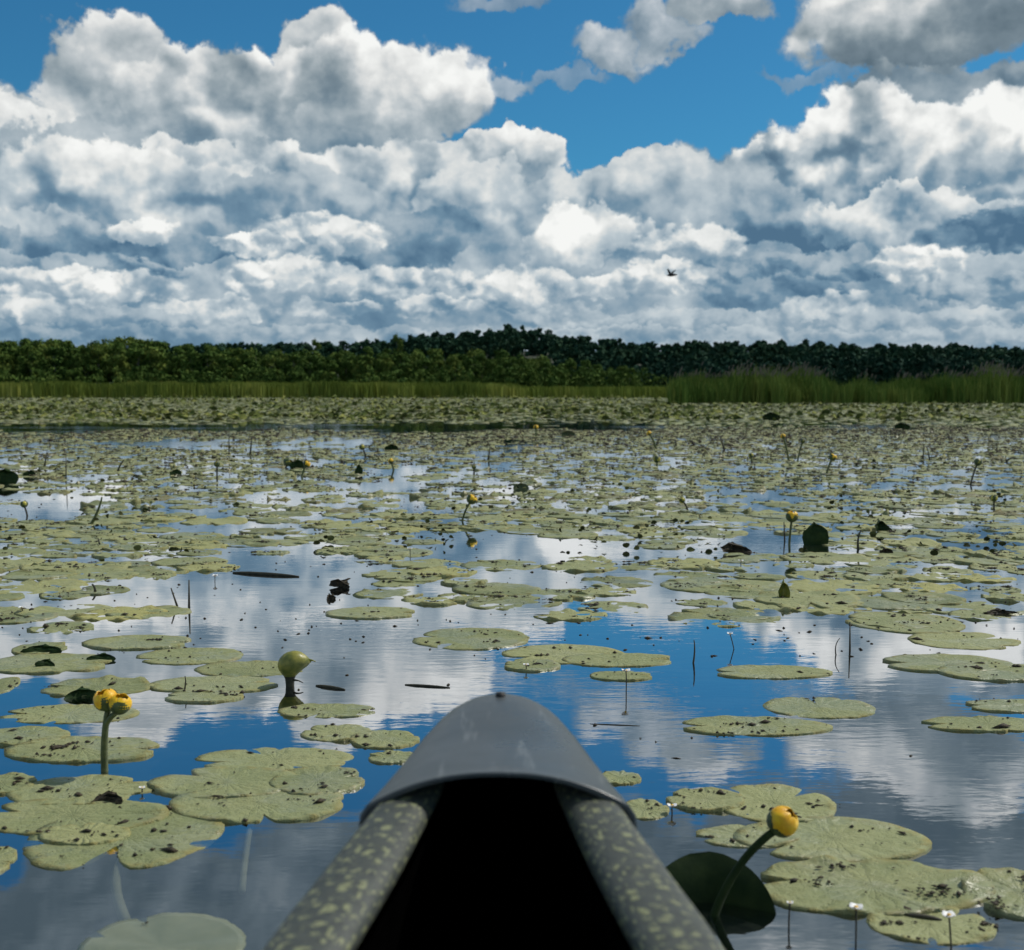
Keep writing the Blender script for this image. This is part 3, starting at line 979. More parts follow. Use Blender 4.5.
# open water and crowded places, as in the photo: x, y, rx, ry, change of cover
PATCH = [(270, 598, 90, 16, -.5), (395, 640, 75, 26, -.6), (480, 545, 110, 14, -.35), (760, 548, 90, 12, -.35), (60, 590, 70, 12, -.25),
         (200, 630, 80, 12, -.1), (815, 648, 100, 22, -.8), (650, 500, 120, 12, -.2), (740, 492, 60, 10, -.5), (50, 500, 90, 14, -.35),
         (350, 470, 110, 8, -.25), (160, 444, 110, 4, -.5), (240, 427, 420, 4, -.75), (700, 427, 500, 4, -.3), (60, 690, 120, 40, -.6),
         (450, 700, 500, 55, -.95), (600, 605, 120, 18, .25), (560, 640, 120, 14, .25), (900, 600, 130, 20, .15), (100, 620, 120, 20, .2),
         (350, 520, 80, 16, .1), (900, 480, 200, 30, .15), (300, 555, 60, 12, -.3), (560, 575, 60, 8, -.45), (950, 530, 80, 14, -.3),
         (690, 545, 160, 14, -.15), (980, 620, 40, 12, -.3), (700, 665, 200, 18, -.9), (130, 545, 100, 14, .1), (120, 470, 200, 10, -.15),
         (500, 490, 130, 8, -.3), (450, 585, 120, 10, .1), (330, 610, 110, 12, -.4)]
def cover(px, py, x, y):
    c = np.interp(py, [395, 421, 431, 460, 520, 600, 655, 700, 760], [.9, .85, .80, .75, .70, .68, .56, .2, .0])
    c += .10 * (px > 560) * (py < 520)
    for (ex, ey, rx, ry, dlt) in PATCH:
        q = ((px - ex) / rx) ** 2 + ((py - ey) / ry) ** 2
        if q < 2.6:
            c += dlt * (.62 if py < 560 and dlt > -.6 else 1) * math.exp(-q * .9)
    return c
cand = []
for (ya, yb, st) in ((2.75, 8.5, .22), (8.5, 22, .235), (22, 45, .38), (45, 92, .62)):
    y = ya
    while y < yb:
        x = -(.56 * y + .3); xe = .56 * y + .3
        while x < xe:
            X, Y = x + rng.uniform(-.45, .45) * st, y + rng.uniform(-.45, .45) * st
            px, py = proj(X, Y)
            nn = vnoise(X / (.45 + .04 * Y) + 40, Y / (.5 + .06 * Y) + 17, 3)
            if (nn - .5) * 1.35 + .5 + rng.uniform(-.2, .2) < cover(px, py, X, Y):
                ok = True
                if Y < 3.6:
                    for (nx, ny, na, nb) in near_fp:
                        if ((X - nx) / (na + .10)) ** 2 + ((Y - ny) / (nb + .10)) ** 2 < 1:
                            ok = False; break
                if ok:
                    cand.append((X, Y, px, py))
            x += st
        y += st
cand.sort(key=lambda c: c[1])
inview = [c for c in cand if -20 < c[2] < 1044]
indiv = set(id(c) for c in inview[:300 - len(NEAR) - 1])
# shared shapes
shapes = []
for i in range(16):
    r_ = np.random.default_rng(300 + i)
    mb = MB(); a = r_.uniform(.145, .20); b = a * r_.uniform(.72, .95)
    v, f, uv = pad_geo(a, b, r_.uniform(-3.14, 3.14), 6, 44, r_, .0013, [0, .002, .005, .012][i % 4], curls=3, dip=[.003, .006, .009, .012][(i // 4) % 4])
    mb.add(v, f, uv, r_.uniform(.12, .95))
    shapes.append(mb.mesh('lily_pad', M['pad']))
LAND = [(289, 660, 'the green seed pod'), (112, 700, 'the double yellow flower'), (783, 590, 'the cone-like green leaf'), (815, 535, 'the dark rounded standing leaf'),
        (878, 527, 'the dark sail-like leaf'), (733, 547, 'the log-like dark leaf'), (343, 583, 'the black turned-up leaf'), (267, 575, 'the long floating stick'),
        (185, 592, 'the close pair of bare stems'), (95, 511, 'the thick curved bare stem'), (466, 511, 'the yellow flower left of centre'), (993, 505, 'the dark bud at the right edge'),
        (490, 690, 'the grey bow tip'), (850, 636, 'the straight dark stem on bright water'), (694, 652, 'the wavy stem on blue water'), (1000, 614, 'the black leaf sliver at the right edge'),
        (26, 510, 'the dark bud near the left edge'), (45, 665, 'the dark flaps at the left edge'), (685, 505, 'the dark bud leaning left'), (930, 620, 'the seed-heaped pad right of centre'), (626, 680, 'the white floret behind the bow'),
        (320, 640, 'the open water behind the seed pod'), (560, 600, 'the middle of the view')]
ORD = ['nearest', 'second', 'third', 'fourth', 'fifth', 'sixth', 'seventh', 'eighth', 'ninth', 'tenth', 'eleventh', 'twelfth', 'thirteenth', 'fourteenth', 'fifteenth', 'sixteenth', 'seventeenth', 'eighteenth', 'nineteenth', 'twentieth', 'farthest']
def pad_labels(items):
    """label every pad by the landmark it lies closest to, the side it lies on and its turn in that line"""
    slots = {}
    for c in items:
        X, Y, px, py = c
        d = [(math.hypot(px - lx, (py - ly) * 3.2), q) for q, (lx, ly, _) in enumerate(LAND)]
        dist, q = min(d)
        dx, dy = px - LAND[q][0], (py - LAND[q][1]) * 3.2
        if abs(dx) > 1.2 * abs(dy): side = 'left of' if dx < 0 else 'right of'
        elif abs(dy) > 1.2 * abs(dx) or abs(dx) < 12: side = 'behind' if dy < 0 else 'in front of'
        else: side = ('behind' if dy < 0 else 'before') + ' and ' + ('left of' if dx < 0 else 'right of')
        slots.setdefault((q, side), []).append((dist, id(c)))
    out = {}
    for (q, side), lst in slots.items():
        for n_, (dist, key) in enumerate(sorted(lst)):
            o_ = ORD[min(n_, 20)] + (' nearest' if 0 < n_ < 20 else '')
            out[key] = 'lily pad %s %s, %s there' % (side, LAND[q][2], o_)
    return out
PLAB = pad_labels(inview[:300 - len(NEAR) - 1])
far = []
for i, c in enumerate(cand):
    X, Y, px, py = c
    if id(c) in indiv:
        o = bpy.data.objects.new('lily_pad', shapes[int(rng.integers(0, 16))]); COL.objects.link(o)
        s = rng.uniform(.5, 1.1)
        o.location = (X, Y, (.0002 + rng.uniform(0, .002))); o.scale = (s, s, 1); o.rotation_euler = (rng.normal() * .004, rng.normal() * .004, rng.uniform(-.5, .5) + (math.pi if rng.random() < .5 else 0))
        tag(o, PLAB[id(c)], 'lily pad', 'lily pads of the mat beyond the bow')
        sprinkle(X, Y, .15 * s, .12 * s, .006, int(rng.choice([3, 8, 20, 40])), rng, .0046, 2)
    else:
        far.append((X, Y))
        if Y < 8.5:
            sprinkle(X, Y, .14, .11, .009, int(rng.choice([3, 8, 16])), rng, .0055, 3)
        elif Y < 24 and abs(px - 512) < 560:
            sprinkle(X, Y, .15, .12, .010, int(rng.choice([3, 8, 20])), rng, .0066 + .0005 * (Y - 8), 2)
# the uncounted rest of the mat
def template(rings, segs, seed, wav, curl):
    r_ = np.random.default_rng(seed)
    v, f, uv = pad_geo(.15, .12, 0, rings, segs, r_, wav, curl, dip=.006 + .0022 * (seed % 4), curls=2, notch=.35, nw=.2)
    return np.array(v), f, np.array(uv)
tm_a = [template(4, 30, 70 + i, .0014, [.0, .004, .008, .015, .028][i % 5]) for i in range(10)]
tm_b = [template(1, 9, 90 + i, .005, .012) for i in range(5)]
V, FL, LN, UV, TN, off = [], [], [], [], [], 0
for (X, Y) in far:
    tv, tf, tuv = (tm_a if Y < 24 else tm_b)[int(rng.integers(0, 10 if Y < 24 else 5))]
    s = rng.uniform(.38, 1.15) * (1.0 if Y < 22 else (1.25 if Y < 45 else 1.7)); a = rng.uniform(0, 6.28); ca, sa = math.cos(a) * s, math.sin(a) * s
    v = np.stack([tv[:, 0] * ca - tv[:, 1] * sa + X, tv[:, 0] * sa + tv[:, 1] * ca + Y, tv[:, 2] * (1 + .0 * Y) + .0004 + rng.uniform(0, .002)], 1)
    V.append(v); UV.append(tuv); TN.append(np.full(len(tv), min(1, max(0, .5 + rng.normal() * .30))))
    for f in tf:
        FL.extend([q + off for q in f]); LN.append(len(f))
    off += len(tv)
me = bpy.data.meshes.new('lily_pad_mat')
raw_mesh_np(me, np.concatenate(V), np.array(FL), np.array(LN), M['pad'], np.concatenate(UV), np.concatenate(TN), True)
o = bpy.data.objects.new('lily_pad_mat', me); COL.objects.link(o); o['kind'] = 'stuff'

# leaves standing out of the water in the dense far belt, and dark tilted ones among the mat
def emergent(name, n, posf, size, m, seed, tilt=.9, hz=.12):
    r2 = np.random.default_rng(seed); V, F_, L_, T_, off = [], [], [], [], 0
    for _ in range(n):
        X, Y = posf(r2)
        if X is None: continue
        s = size * r2.uniform(.6, 1.3) * (1 + .012 * Y); tl = r2.normal() * tilt; a = r2.uniform(0, 6.28); z = abs(r2.normal()) * hz + .02
        k_ = 8; t = np.linspace(0, 2 * np.pi, k_, endpoint=False)
        x = np.cos(t) * s; y = np.sin(t) * s * .75; zz = .35 * y * y / s - .2 * x * x / s
        y2 = y * math.cos(tl) - zz * math.sin(tl); z2 = y * math.sin(tl) + zz * math.cos(tl)
        v = np.stack([X + x * math.cos(a) - y2 * math.sin(a), Y + x * math.sin(a) + y2 * math.cos(a), np.maximum(z2 + z, -.02)], 1)
        c = np.array([[X, Y, z + .0]])
        V.append(np.concatenate([v, c]))
        for j in range(k_):
            F_.extend([off + j, off + (j + 1) % k_, off + k_]); L_.append(3)
        T_.append(np.full(k_ + 1, r2.random())); off += k_ + 1
    me = bpy.data.meshes.new(name)
    raw_mesh_np(me, np.concatenate(V), np.array(F_), np.array(L_), m, None, np.concatenate(T_), True)
    o = bpy.data.objects.new(name, me); COL.objects.link(o)
    return tag(o, None, None, None, 'stuff')
def belt(r2):
    py = r2.uniform(397, 421) if r2.random() < .8 else r2.uniform(396, 404); px = r2.uniform(-80, 1110)
    p = at(px, py)
    if vnoise(p.x / 1.6, p.y / 4.5) < .40: return None, None
    if px > 660 and p.y > 62: return None, None
    return p.x, min(p.y, 108)
def midm(r2):
    py = 428 + 130 * r2.random() ** 1.5; px = r2.uniform(-60, 1090); p = at(px, py)
    if vnoise(p.x / (.45 + .04 * p.y) + 40, p.y / (.5 + .06 * p.y) + 17, 3) > .56: return None, None
    return p.x, p.y
M['belt'] = foliage_mat('emergent_leaf', (.015, .025, .008), (.12, .15, .04), (.32, .31, .09))
emergent('emergent_lily_leaves', 7500, belt, .06, M['belt'], 61, .55, .05)
M['wilt'] = foliage_mat('turned_leaf_edge', (.02, .022, .008), (.05, .055, .02), (.16, .17, .06))
emergent('turned_up_leaf_bits', 1500, midm, .014, M['wilt'], 62, .8, .004)

# debris: seeds, fly casings and torn bits of leaf
oct_v = np.array([(1, 0, 0), (0, 1, 0), (-1, 0, 0), (0, -1, 0), (0, 0, 1.0), (0, 0, -.6)])
oct_f = np.array([(0, 1, 4), (1, 2, 4), (2, 3, 4), (3, 0, 4), (1, 0, 5), (2, 1, 5), (3, 2, 5), (0, 3, 5)])
for _ in range(1800):                                # loose specks floating between the pads
    py = 420 + 360 * rng.random(); px = rng.uniform(-20, 1044); p = at(px, py)
    if py > 660 and rng.random() < .97: continue
    if py > 540 and rng.random() < .5: continue
    deb_spots.append((p.x, p.y, .001, rng.uniform(.002, .0045) * (1 + .13 * p.y)))
D = np.array(deb_spots); n = len(D)
jit = rng.uniform(.45, 1.5, (n, 6, 1)) * oct_v[None] * np.array([1, .8, .55])
ang = rng.uniform(0, 6.28, n); ca, sa = np.cos(ang)[:, None], np.sin(ang)[:, None]
st_ = rng.uniform(.7, 2.0, n)[:, None]
vx = jit[:, :, 0] * st_; vy = jit[:, :, 1]
v = np.stack([(vx * ca - vy * sa) * D[:, 3:4] + D[:, 0:1], (vx * sa + vy * ca) * D[:, 3:4] + D[:, 1:2], jit[:, :, 2] * D[:, 3:4] + D[:, 2:3]], 2)
f = (oct_f[None] + (np.arange(n) * 6)[:, None, None]).ravel()
me = bpy.data.meshes.new('floating_debris')
raw_mesh_np(me, v.reshape(-1, 3), f, np.full(8 * n, 3), M['debris'], None, None, False)
o = bpy.data.objects.new('floating_debris', me); COL.objects.link(o); o['kind'] = 'stuff'

# ================================================================== yellow pond lilies
def globe_patch(R_, a0, a1, b0, b1, thick, bulge=0.0, nu=9, nv=9, tip=1.0):
    """spherical petal between azimuths a0..a1 and polar angles b0 (base) .. b1 (rim); rounded outline"""
    P = []
    for i in range(nu):
        row = []
        t = i / (nu - 1)
        for j in range(nv):
            s = j / (nv - 1) * 2 - 1
            wid = math.sin(math.pi * min(1, .12 + t * .80)) ** .55 if t < .5 else math.cos((t - .5) / .5 * 1.35) ** .5
            a = (a0 + a1) / 2 + (a1 - a0) / 2 * s * wid
            b = b0 + (b1 - b0) * t
            r = R_ * (1 + bulge * math.sin(math.pi * t)) * (1 - .06 * s * s)
            row.append((r * math.sin(b) * math.cos(a), r * math.sin(b) * math.sin(a), -r * math.cos(b)))
        P.append(row)
    return P

def thick_surf(mb, P, th, tint=.5):
    P = np.asarray(P, dtype=float); a, b = P.shape[:2]
    c = P.reshape(-1, 3).mean(0) * 0
    nrm = P - c; ln = np.linalg.norm(nrm, axis=2, keepdims=True) + 1e-9
    Q = P - nrm / ln * th
    loopP = [(i, 0) for i in range(a)] + [(a - 1, j) for j in range(1, b)] + [(i, b - 1) for i in range(a - 2, -1, -1)] + [(0, j) for j in range(b - 2, 0, -1)]
    surf(mb, P, tint); surf(mb, Q[:, ::-1], tint)
    vs = [tuple(P[i][j]) for i, j in loopP] + [tuple(Q[i][j]) for i, j in loopP]
    n_ = len(loopP)
    mb.add(vs, [(k_, (k_ + 1) % n_, n_ + (k_ + 1) % n_, n_ + k_) for k_ in range(n_)], None, tint)

def flower_head(root, pos, d, r, yellow=.75, open_=2.35, seed=0, bud=False):
    """a globe of thick yellow sepals in a cup of green ones, facing direction d"""
    r_ = np.random.default_rng(seed)
    rot = Vector(d).normalized().to_track_quat('Z', 'X').to_matrix()
    def put(name, mb, m, par=root):
        for i, v in enumerate(mb.v):
            mb.v[i] = (np.array(rot) @ v.T).T + np.array(pos)
        return mb.build(name, m, par)
    h = MB()
    for k_ in range(5):
        a = k_ * 2 * math.pi / 5 + r_.uniform(-.1, .1); rr = r * (.90 + .035 * k_ * (1 if k_ < 3 else .6))
        thick_surf(h, globe_patch(rr, a - .85, a + .85, .5, open_ + r_.uniform(-.15, .2), 0, .10), r * .07)
    head = put('petals', h, M['budyellow'] if bud else M['petal'])
    g = MB()
    for k_ in range(3):
        a = k_ * 2 * math.pi / 3 + .4
        thick_surf(g, globe_patch(r * 1.05, a - 1.1, a + 1.1, .05, (1.95 - max(0, yellow - .8) * 4 if not bud else 2.5) + r_.uniform(-.25, .45) * (1 - yellow) * 2, 0, .03), r * .06)
    put('sepals', g, M['sepal'])
    if not bud:
        q = MB()
        P = [[(r * .42 * t * math.cos(a) * (1 + .05 * math.cos(12 * a)), r * .42 * t * math.sin(a) * (1 + .05 * math.cos(12 * a)), r * (.42 - .1 * t * t) + (0 if t < 1 else -r * .25)) for a in np.linspace(0, 2 * math.pi, 25)[:-1]] for t in (.02, .3, .6, .85, 1.0, 1.001)]
        surf(q, P, closed_u=True, uvs=[(0, 0)] * (6 * 24))
        put('stigma_disk', q, M['disk'])
    return head

def head_on_stem(name, base_px, head_px, r_px, lab, cat='flower', group='yellow pond lilies in bloom', bend=.15, bud=False, yaw=None, stem_r=None, yellow=.75, lean_d=None, seed=0, Yoff=0.0, open_=2.35, mat_stem='stem'):
    b = at(*base_px)
    h = at_dist(head_px[0], head_px[1], b.y + Yoff)
    r = r_px / 1200 * h.y
    root = empty(name, b)
    tag(root, lab, cat, group)
    hv = h - b
    sr = stem_r or max(.004, r * .22)
    mid = hv * .5 + Vector((-hv.x * bend * 2, 0, abs(hv.z) * .06))
    pts = bez((0, 0, -.03), mid, hv - Vector((0, 0, r * .6)) if abs(hv.x) < .03 else hv - hv.normalized() * r * .7, 12)
    mb = MB(); tube(mb, pts, [sr * (1.1 - .15 * t) for t in np.linspace(0, 1, 12)], 10)
    mb.build('stem', M[mat_stem], root)
    d = lean_d or (pts[-1] - pts[-2]).normalized()
    flower_head(root, tuple(hv), d, r, yellow, open_, seed, bud)
    return root

# big leaning flower at the right of the bow
f1 = head_on_stem('pond_lily_flower', (708, 915), (783, 821), 15.5, 'big yellow pond lily leaning right on a dark bare stem beside the bow', group='yellow pond lilies in bloom',
                  bend=.12, stem_r=.006, lean_d=(.62, -.30, .72), seed=3, open_=2.75, mat_stem='darkleaf', yellow=.92)
# twin heads at the left
b = at(105, 771); root = empty('pond_lily_flower', b)
tag(root, 'pair of yellow pond lily heads crowded together on one upright green stem', 'flower', 'yellow pond lilies in bloom')
h1, h2 = at_dist(106, 699, b.y) - b, at_dist(120, 703, b.y - .012) - b
mb = MB(); tube(mb, bez((0, 0, -.03), (-.004, 0, .07), h1 + Vector((.004, 0, -.02)), 10), np.linspace(.0075, .006, 10), 10)
tube(mb, bez((.001, .001, .08), (.008, -.004, .11), h2 + Vector((0, 0, -.015)), 6), .0055, 8)
mb.build('stem', M['stem'], root)
flower_head(root, tuple(h1), (-.15, -.1, 1), .0235, .8, 2.45, 5)
flower_head(root, tuple(h2), (.3, -.15, 1), .0215, .8, 2.45, 6)

FL = [((461, 521), (472, 499), 5.2, 'yellow pond lily leaning right on open water straight ahead, left of centre'),
      ((789, 545), (792, 516), 6.0, 'yellow pond lily upright on a thick stem beside a dark rounded leaf'),
      ((301, 477), (307, 464), 3.6, 'small yellow pond lily leaning right next to a low yellow bud, far left of centre'),
      ((826, 474), (833, 457), 3.8, 'small yellow pond lily leaning right in the far mat right of centre'),
      ((789, 461), (783, 436), 2.6, 'far yellow pond lily leaning left, one of two crossing stems'),
      ((657, 449), (649, 433), 2.6, 'tiny far yellow pond lily leaning left on a thin stem near the middle'),
      ((536, 436), (536, 427), 2.6, 'tiny far yellow pond lily upright near the channel of open water'),
      ((394, 470), (391, 461), 3.0, 'low yellow pond lily on a short leaning stem, left of centre'),
      ]
for i, (bp, hp, r, lab) in enumerate(FL):
    head_on_stem('pond_lily_flower', bp, hp, r, lab, seed=20 + i, bend=.08, stem_r=max(.0055, .0008 * at(*bp).y), open_=2.5)
BUD = [((970, 485), (978, 462), 3.8, 'dark closed pond lily bud leaning right over a yellow-green pad, far right'),
       ((994, 512), (994, 498), 3.6, 'dark closed pond lily bud upright near the right edge'),
       ((689, 510), (682, 500), 3.2, 'dark closed pond lily bud leaning left on open water right of centre'),
       ((28, 516), (24, 504), 3.6, 'dark closed pond lily bud leaning left near the left edge'),
       ((217, 480), (217, 464), 3.0, 'dark closed pond lily bud upright on the far left water'),
       ((797, 462), (803, 441), 2.4, 'far pond lily bud leaning right, crossing the stem of a yellow one'),
       ((657, 466), (657, 459), 3.8, 'yellow-green pond lily bud sitting low on the mat near the middle'),
       ((285, 468), (288, 462), 4.2, 'yellow-green pond lily bud sitting low beside a dark turned leaf, left of centre'),
       ((366, 456), (362, 447), 3.0, 'yellow-green pond lily bud above a thin dark stem, left of centre'),
       ((752, 462), (751, 455), 2.6, 'tiny far pond lily bud in the right half of the mat'),
       ((474, 474), (474, 467), 2.2, 'tiny dark pond lily bud near the middle of the far water'),
       ]
for i, (bp, hp, r, lab) in enumerate(BUD):
    head_on_stem('pond_lily_bud', bp, hp, r, lab, cat='flower bud', group='closed pond lily buds', seed=50 + i, bend=.06, stem_r=max(.0045, .0007 * at(*bp).y), bud=True, mat_stem='drystem' if 'dark' in lab else 'stem')

# seed pod with a beaked top, left of the bow
b = at(290, 686); root = empty('lily_seed_pod', b)
tag(root, 'swollen green seed pod with a pale beak pointing right, reflected in bright water', 'seed pod')
ppm = 1200 / b.y
prof = [(-.01, .010), (.005, .011), (.018, .012), (.026, .015), (.034, .022), (.042, .029), (.052, .034), (.062, .0355), (.072, .033), (.080, .027), (.086, .018), (.089, .008), (.090, .001)]
P = []
for z, r in prof:
    sh = .010 * max(0, (z - .03) / .05)
    P.append([(r * math.cos(a) * (1 + .03 * math.cos(9 * a)) + sh + (max(0, math.cos(a)) ** 6) * .012 * max(0, 1 - abs(z - .062) / .02), r * .85 * math.sin(a), z) for a in np.linspace(0, 2 * math.pi, 37)[:-1]])
mb = MB(); surf(mb, P[3:], closed_u=True, uvs=[(0, 0)] * (36 * (len(P) - 3))); mb.build('pod_body', M['pod'], root)
mb = MB(); surf(mb, [[(x * .98, y * .98, z) for x, y, z in row] for row in P[:5]], closed_u=True, uvs=[(0, 0)] * 180); mb.build('neck', M['drystem'], root)
mb = MB(); tube(mb, bez((.030, 0, .064), (.05, 0, .070), (.066, -.002, .063), 6), [.008, .0065, .0045, .003, .002, .001], 8); mb.build('beak', M['pod'], root)
mb = MB(); tube(mb, bez((.004, 0, .014), (.02, -.01, .02), (.036, -.016, .012), 6), [.003, .003, .0025, .002, .0015, .001], 6); mb.build('withered_stamen', M['drystem'], root)

# ================================================================== leaves that stand out of the water
def leaf_blade(mb, w, h, fold=.15, roll=0.0, notch=.0, tip=.6, nu=11, nv=13, th=.0012, tint=.5, jag=0.0):
    """upright leaf in the x-z plane, w wide and h high, folded about its midrib"""
    F_, B_ = [], []
    for i in range(nu):
        t = i / (nu - 1); row, rb = [], []
        wid = (math.sin(math.pi * (.18 + .82 * t)) if t > .2 else .72 + 1.0 * t) ** tip
        wid = max(0.02, wid)
        for j in range(nv):
            s = j / (nv - 1) * 2 - 1
            x = s * w / 2 * wid; z = h * t * (1 - .08 * abs(s)) ; y = -fold * w * (abs(s) ** 1.3) + roll * h * t * t + .01 * w * math.sin(7 * s + 5 * t)
            x += jag * w * (vnoise(i * .9 + w * 900, j * .7, 2) - .5) * t; z += jag * h * 2.2 * (vnoise(j * .8 + h * 700, i * .5 + 9, 2) - .5) * t; y += jag * w * (vnoise(j * .7, i * .9 + w * 500, 2) - .5)
            row.append((x, y, z)); rb.append((x, y + th, z))
        F_.append(row); B_.append(rb)
    surf(mb, F_, tint); surf(mb, [r_[::-1] for r_ in B_], tint)

def raised_leaf(base_px, w_px, h_px, lab, m='darkleaf', fold=.12, roll=.2, tip=.6, yaw=0.0, tilt=0.0, rollz=0.0, sink=.0, cat='leaf'):
    b = at(*base_px); pm = b.y / 1200
    mb = MB(); leaf_blade(mb, w_px * pm, h_px * pm + sink, fold, roll, tip=tip, jag=.3 if m == 'debris' else .12)
    o = mb.build('raised_leaf', M[m], None, True, (b.x, b.y, -sink))
    o.rotation_euler = (tilt, rollz, yaw)
    return tag(o, lab, cat, 'leaves standing out of the water')

raised_leaf((815, 544), 27, 21, 'dark green rounded leaf standing upright beside the upright yellow flower', fold=.10, roll=.25, tip=.45, sink=.004)
raised_leaf((879, 531), 22, 11, 'dark folded leaf like a small sail, right of the rounded standing leaf', fold=.3, roll=.5, tip=.8, yaw=.4, rollz=.25, sink=.004)
raised_leaf((733, 552), 34, 9, 'long dark crumpled leaf lying like a log left of the upright yellow flower', m='debris', fold=.3, roll=.8, tip=.4, yaw=.2, rollz=.18, sink=.004)
raised_leaf((343, 587), 25, 8, 'black pointed leaf turned up out of the water, left of centre', m='debris', fold=.35, roll=.7, tip=.8, yaw=-.5, rollz=.3, sink=.004)
raised_leaf((330, 599), 10, 5, 'small black leaf tip just in front of the black turned-up one', m='debris', fold=.3, roll=.3, yaw=.6, sink=.004)
raised_leaf((4, 483), 34, 14, 'dark leaf hump cut by the left edge on the far water', fold=.2, roll=.6, tip=.45, sink=.005)
raised_leaf((30, 476), 13, 6, 'small dark leaf hump next to the one at the left edge', fold=.2, roll=.6, sink=.005)
raised_leaf((176, 475), 12, 6, 'small dark leaf hump on the far water left of centre', fold=.2, roll=.6, sink=.005)
raised_leaf((521, 490), 16, 7, 'olive leaf turned up on the far water at the centre', m='stem', fold=.2, roll=.5, tip=.5, sink=.005)
raised_leaf((298, 468), 16, 9, 'dark turned leaf behind a low yellow bud, left of centre', fold=.25, roll=.3, sink=.005)
raised_leaf((359, 475), 8, 11, 'small dark upright leaf on the far water, left of centre', fold=.3, roll=.3, sink=.005)
raised_leaf((392, 450), 14, 6, 'dark leaf hump on the far water, left of centre', fold=.3, roll=.3, sink=.005)
raised_leaf((568, 436), 14, 6, 'yellow-green leaf hump near the far channel', m='stem', fold=.3, roll=.3, sink=.005)
raised_leaf((770, 420), 18, 8, 'dark leaf hump in the far channel, right of centre', fold=.3, roll=.3, sink=.005)
raised_leaf((901, 429), 16, 7, 'dark leaf hump in the far channel, toward the right', fold=.3, roll=.3, sink=.005)
raised_leaf((783, 598), 12, 18, 'small green leaf standing like a cone on open water right of centre', m='pod', fold=.5, roll=.1, tip=.75, sink=.003)
raised_leaf((82, 697), 32, 9, 'dark flap of a leaf turned up behind the double yellow flower', m='darkleaf', fold=.25, roll=.9, tip=.5, yaw=.2, rollz=-.12, sink=.002)
raised_leaf((102, 660), 30, 6, 'dark flat flap on the grey-green pad at the left, right one of two', m='darkleaf', fold=.15, roll=1.2, tip=.5, sink=.002)
raised_leaf((45, 667), 20, 7, 'dark flap on the grey-green pad at the left, left one of two', m='darkleaf', fold=.15, roll=1.0, tip=.5, rollz=.2, sink=.002)
raised_leaf((42, 653), 42, 7, 'long dark underside of a rim turned up near the left edge', m='darkleaf', fold=.1, roll=1.2, tip=.35, sink=.002)
raised_leaf((108, 803), 34, 9, 'black underside of a leaf rim turned up above the big cleft pad', m='debris', fold=.15, roll=1.0, tip=.4, rollz=-.08, sink=.002)
raised_leaf((1000, 614), 36, 4, 'black flat leaf sliver near the right edge', m='debris', fold=.1, roll=1.5, tip=.4, sink=.001)
raised_leaf((885, 553), 14, 5, 'small dark crumpled leaf in front of the sail-like one', m='debris', fold=.3, roll=.6, sink=.002)
# big tilted leaf at the canoe's side
b = at(708, 912); pm = b.y / 1200
mb = MB()
F_, B_ = [], []
for i in range(15):
    t = i / 14; row, rb = [], []
    for j in range(25):
        s = j / 24 * 2 - 1
        x = s * 72 * pm * math.sqrt(max(0, 1 - (t * .995) ** 2)) + .012 * t
        z = t * 51 * pm * 1.07; y = -.035 * (x / (78 * pm)) ** 2 + .035 * t * t + .0015 * math.sin(60 * x + 3 * t)
        row.append((x, y, z - .012)); rb.append((x, y + .0014, z - .012))
    F_.append(row); B_.append(rb)
surf(mb, F_, .3); surf(mb, [q[::-1] for q in B_], .3)
o = mb.build('raised_leaf', M['darkleaf'], None, True, (b.x, b.y + .03, 0)); o.rotation_euler = (0, .10, -.12)
tag(o, 'large dark green half-moon leaf standing in the water against the right side of the bow', 'leaf', 'leaves standing out of the water')

# ================================================================== thin stems, sticks and white florets
def stick(pts_px, r, lab, name='bare_stem', m='drystem', cat='stem', group='bare stems poking out of the water', lean=.0):
    b = at(*pts_px[0]); P = [Vector((0, 0, -.02))]
    for q in pts_px[1:]:
        P.append(at_dist(q[0], q[1], b.y + lean) - b)
    if len(P) == 3: P = bez(*P, 8)
    mb = MB(); n_ = len(P); tube(mb, P, [r * (1.1 - .6 * i / (n_ - 1)) for i in range(n_)], 6)
    return tag(mb.build(name, M[m], None, True, b), lab, cat, group)
stick([(89, 524), (99, 512), (102, 497)], .009, 'thick curved bare stem leaning right on the left water', m='stem')
stick([(101, 545), (98, 538)], .006, 'short stub of stem just in front of the thick curved one')
stick([(179, 606), (171, 588)], .0045, 'thin bare stem leaning left, left one of a close pair')
stick([(189, 607), (189, 580)], .0045, 'thin bare stem standing straight, right one of a close pair')
stick([(66, 480), (66, 452)], .006, 'very thin upright stem on the far left water')
stick([(44, 467), (47, 452)], .010, 'short dark stem leaning right on the far left water')
stick([(117, 472), (119, 465), (124, 460)], .010, 'short dark hooked stem on the far left water')
stick([(250, 455), (252, 436)], .011, 'upright dark stem in the far water left of centre')
stick([(229, 455), (229, 428)], .007, 'very thin upright stem beside a thicker one, far left of centre')
stick([(692, 663), (696, 652), (694, 640)], .0028, 'thin wavy dark stem on blue water right of centre')
stick([(850, 650), (850, 622)], .003, 'thin straight dark stem on the bright reflection right of centre')
stick([(838, 655), (832, 646), (840, 638)], .002, 'bent hair-thin stem left of the straight one on the bright reflection')
stick([(859, 549), (856, 540), (861, 530)], .006, 'thin curved stem under the sail-like folded leaf')
stick([(785, 540), (784, 522)], .0045, 'thin stem close beside the thick stem of the upright yellow flower')
stick([(725, 450), (720, 436)], .012, 'short dark stem leaning left in the far mat')
stick([(655, 447), (660, 436)], .010, 'short dark stem leaning right in the far mat near the middle')
stick([(676, 446), (676, 440)], .012, 'dark stub of stem in the far mat')
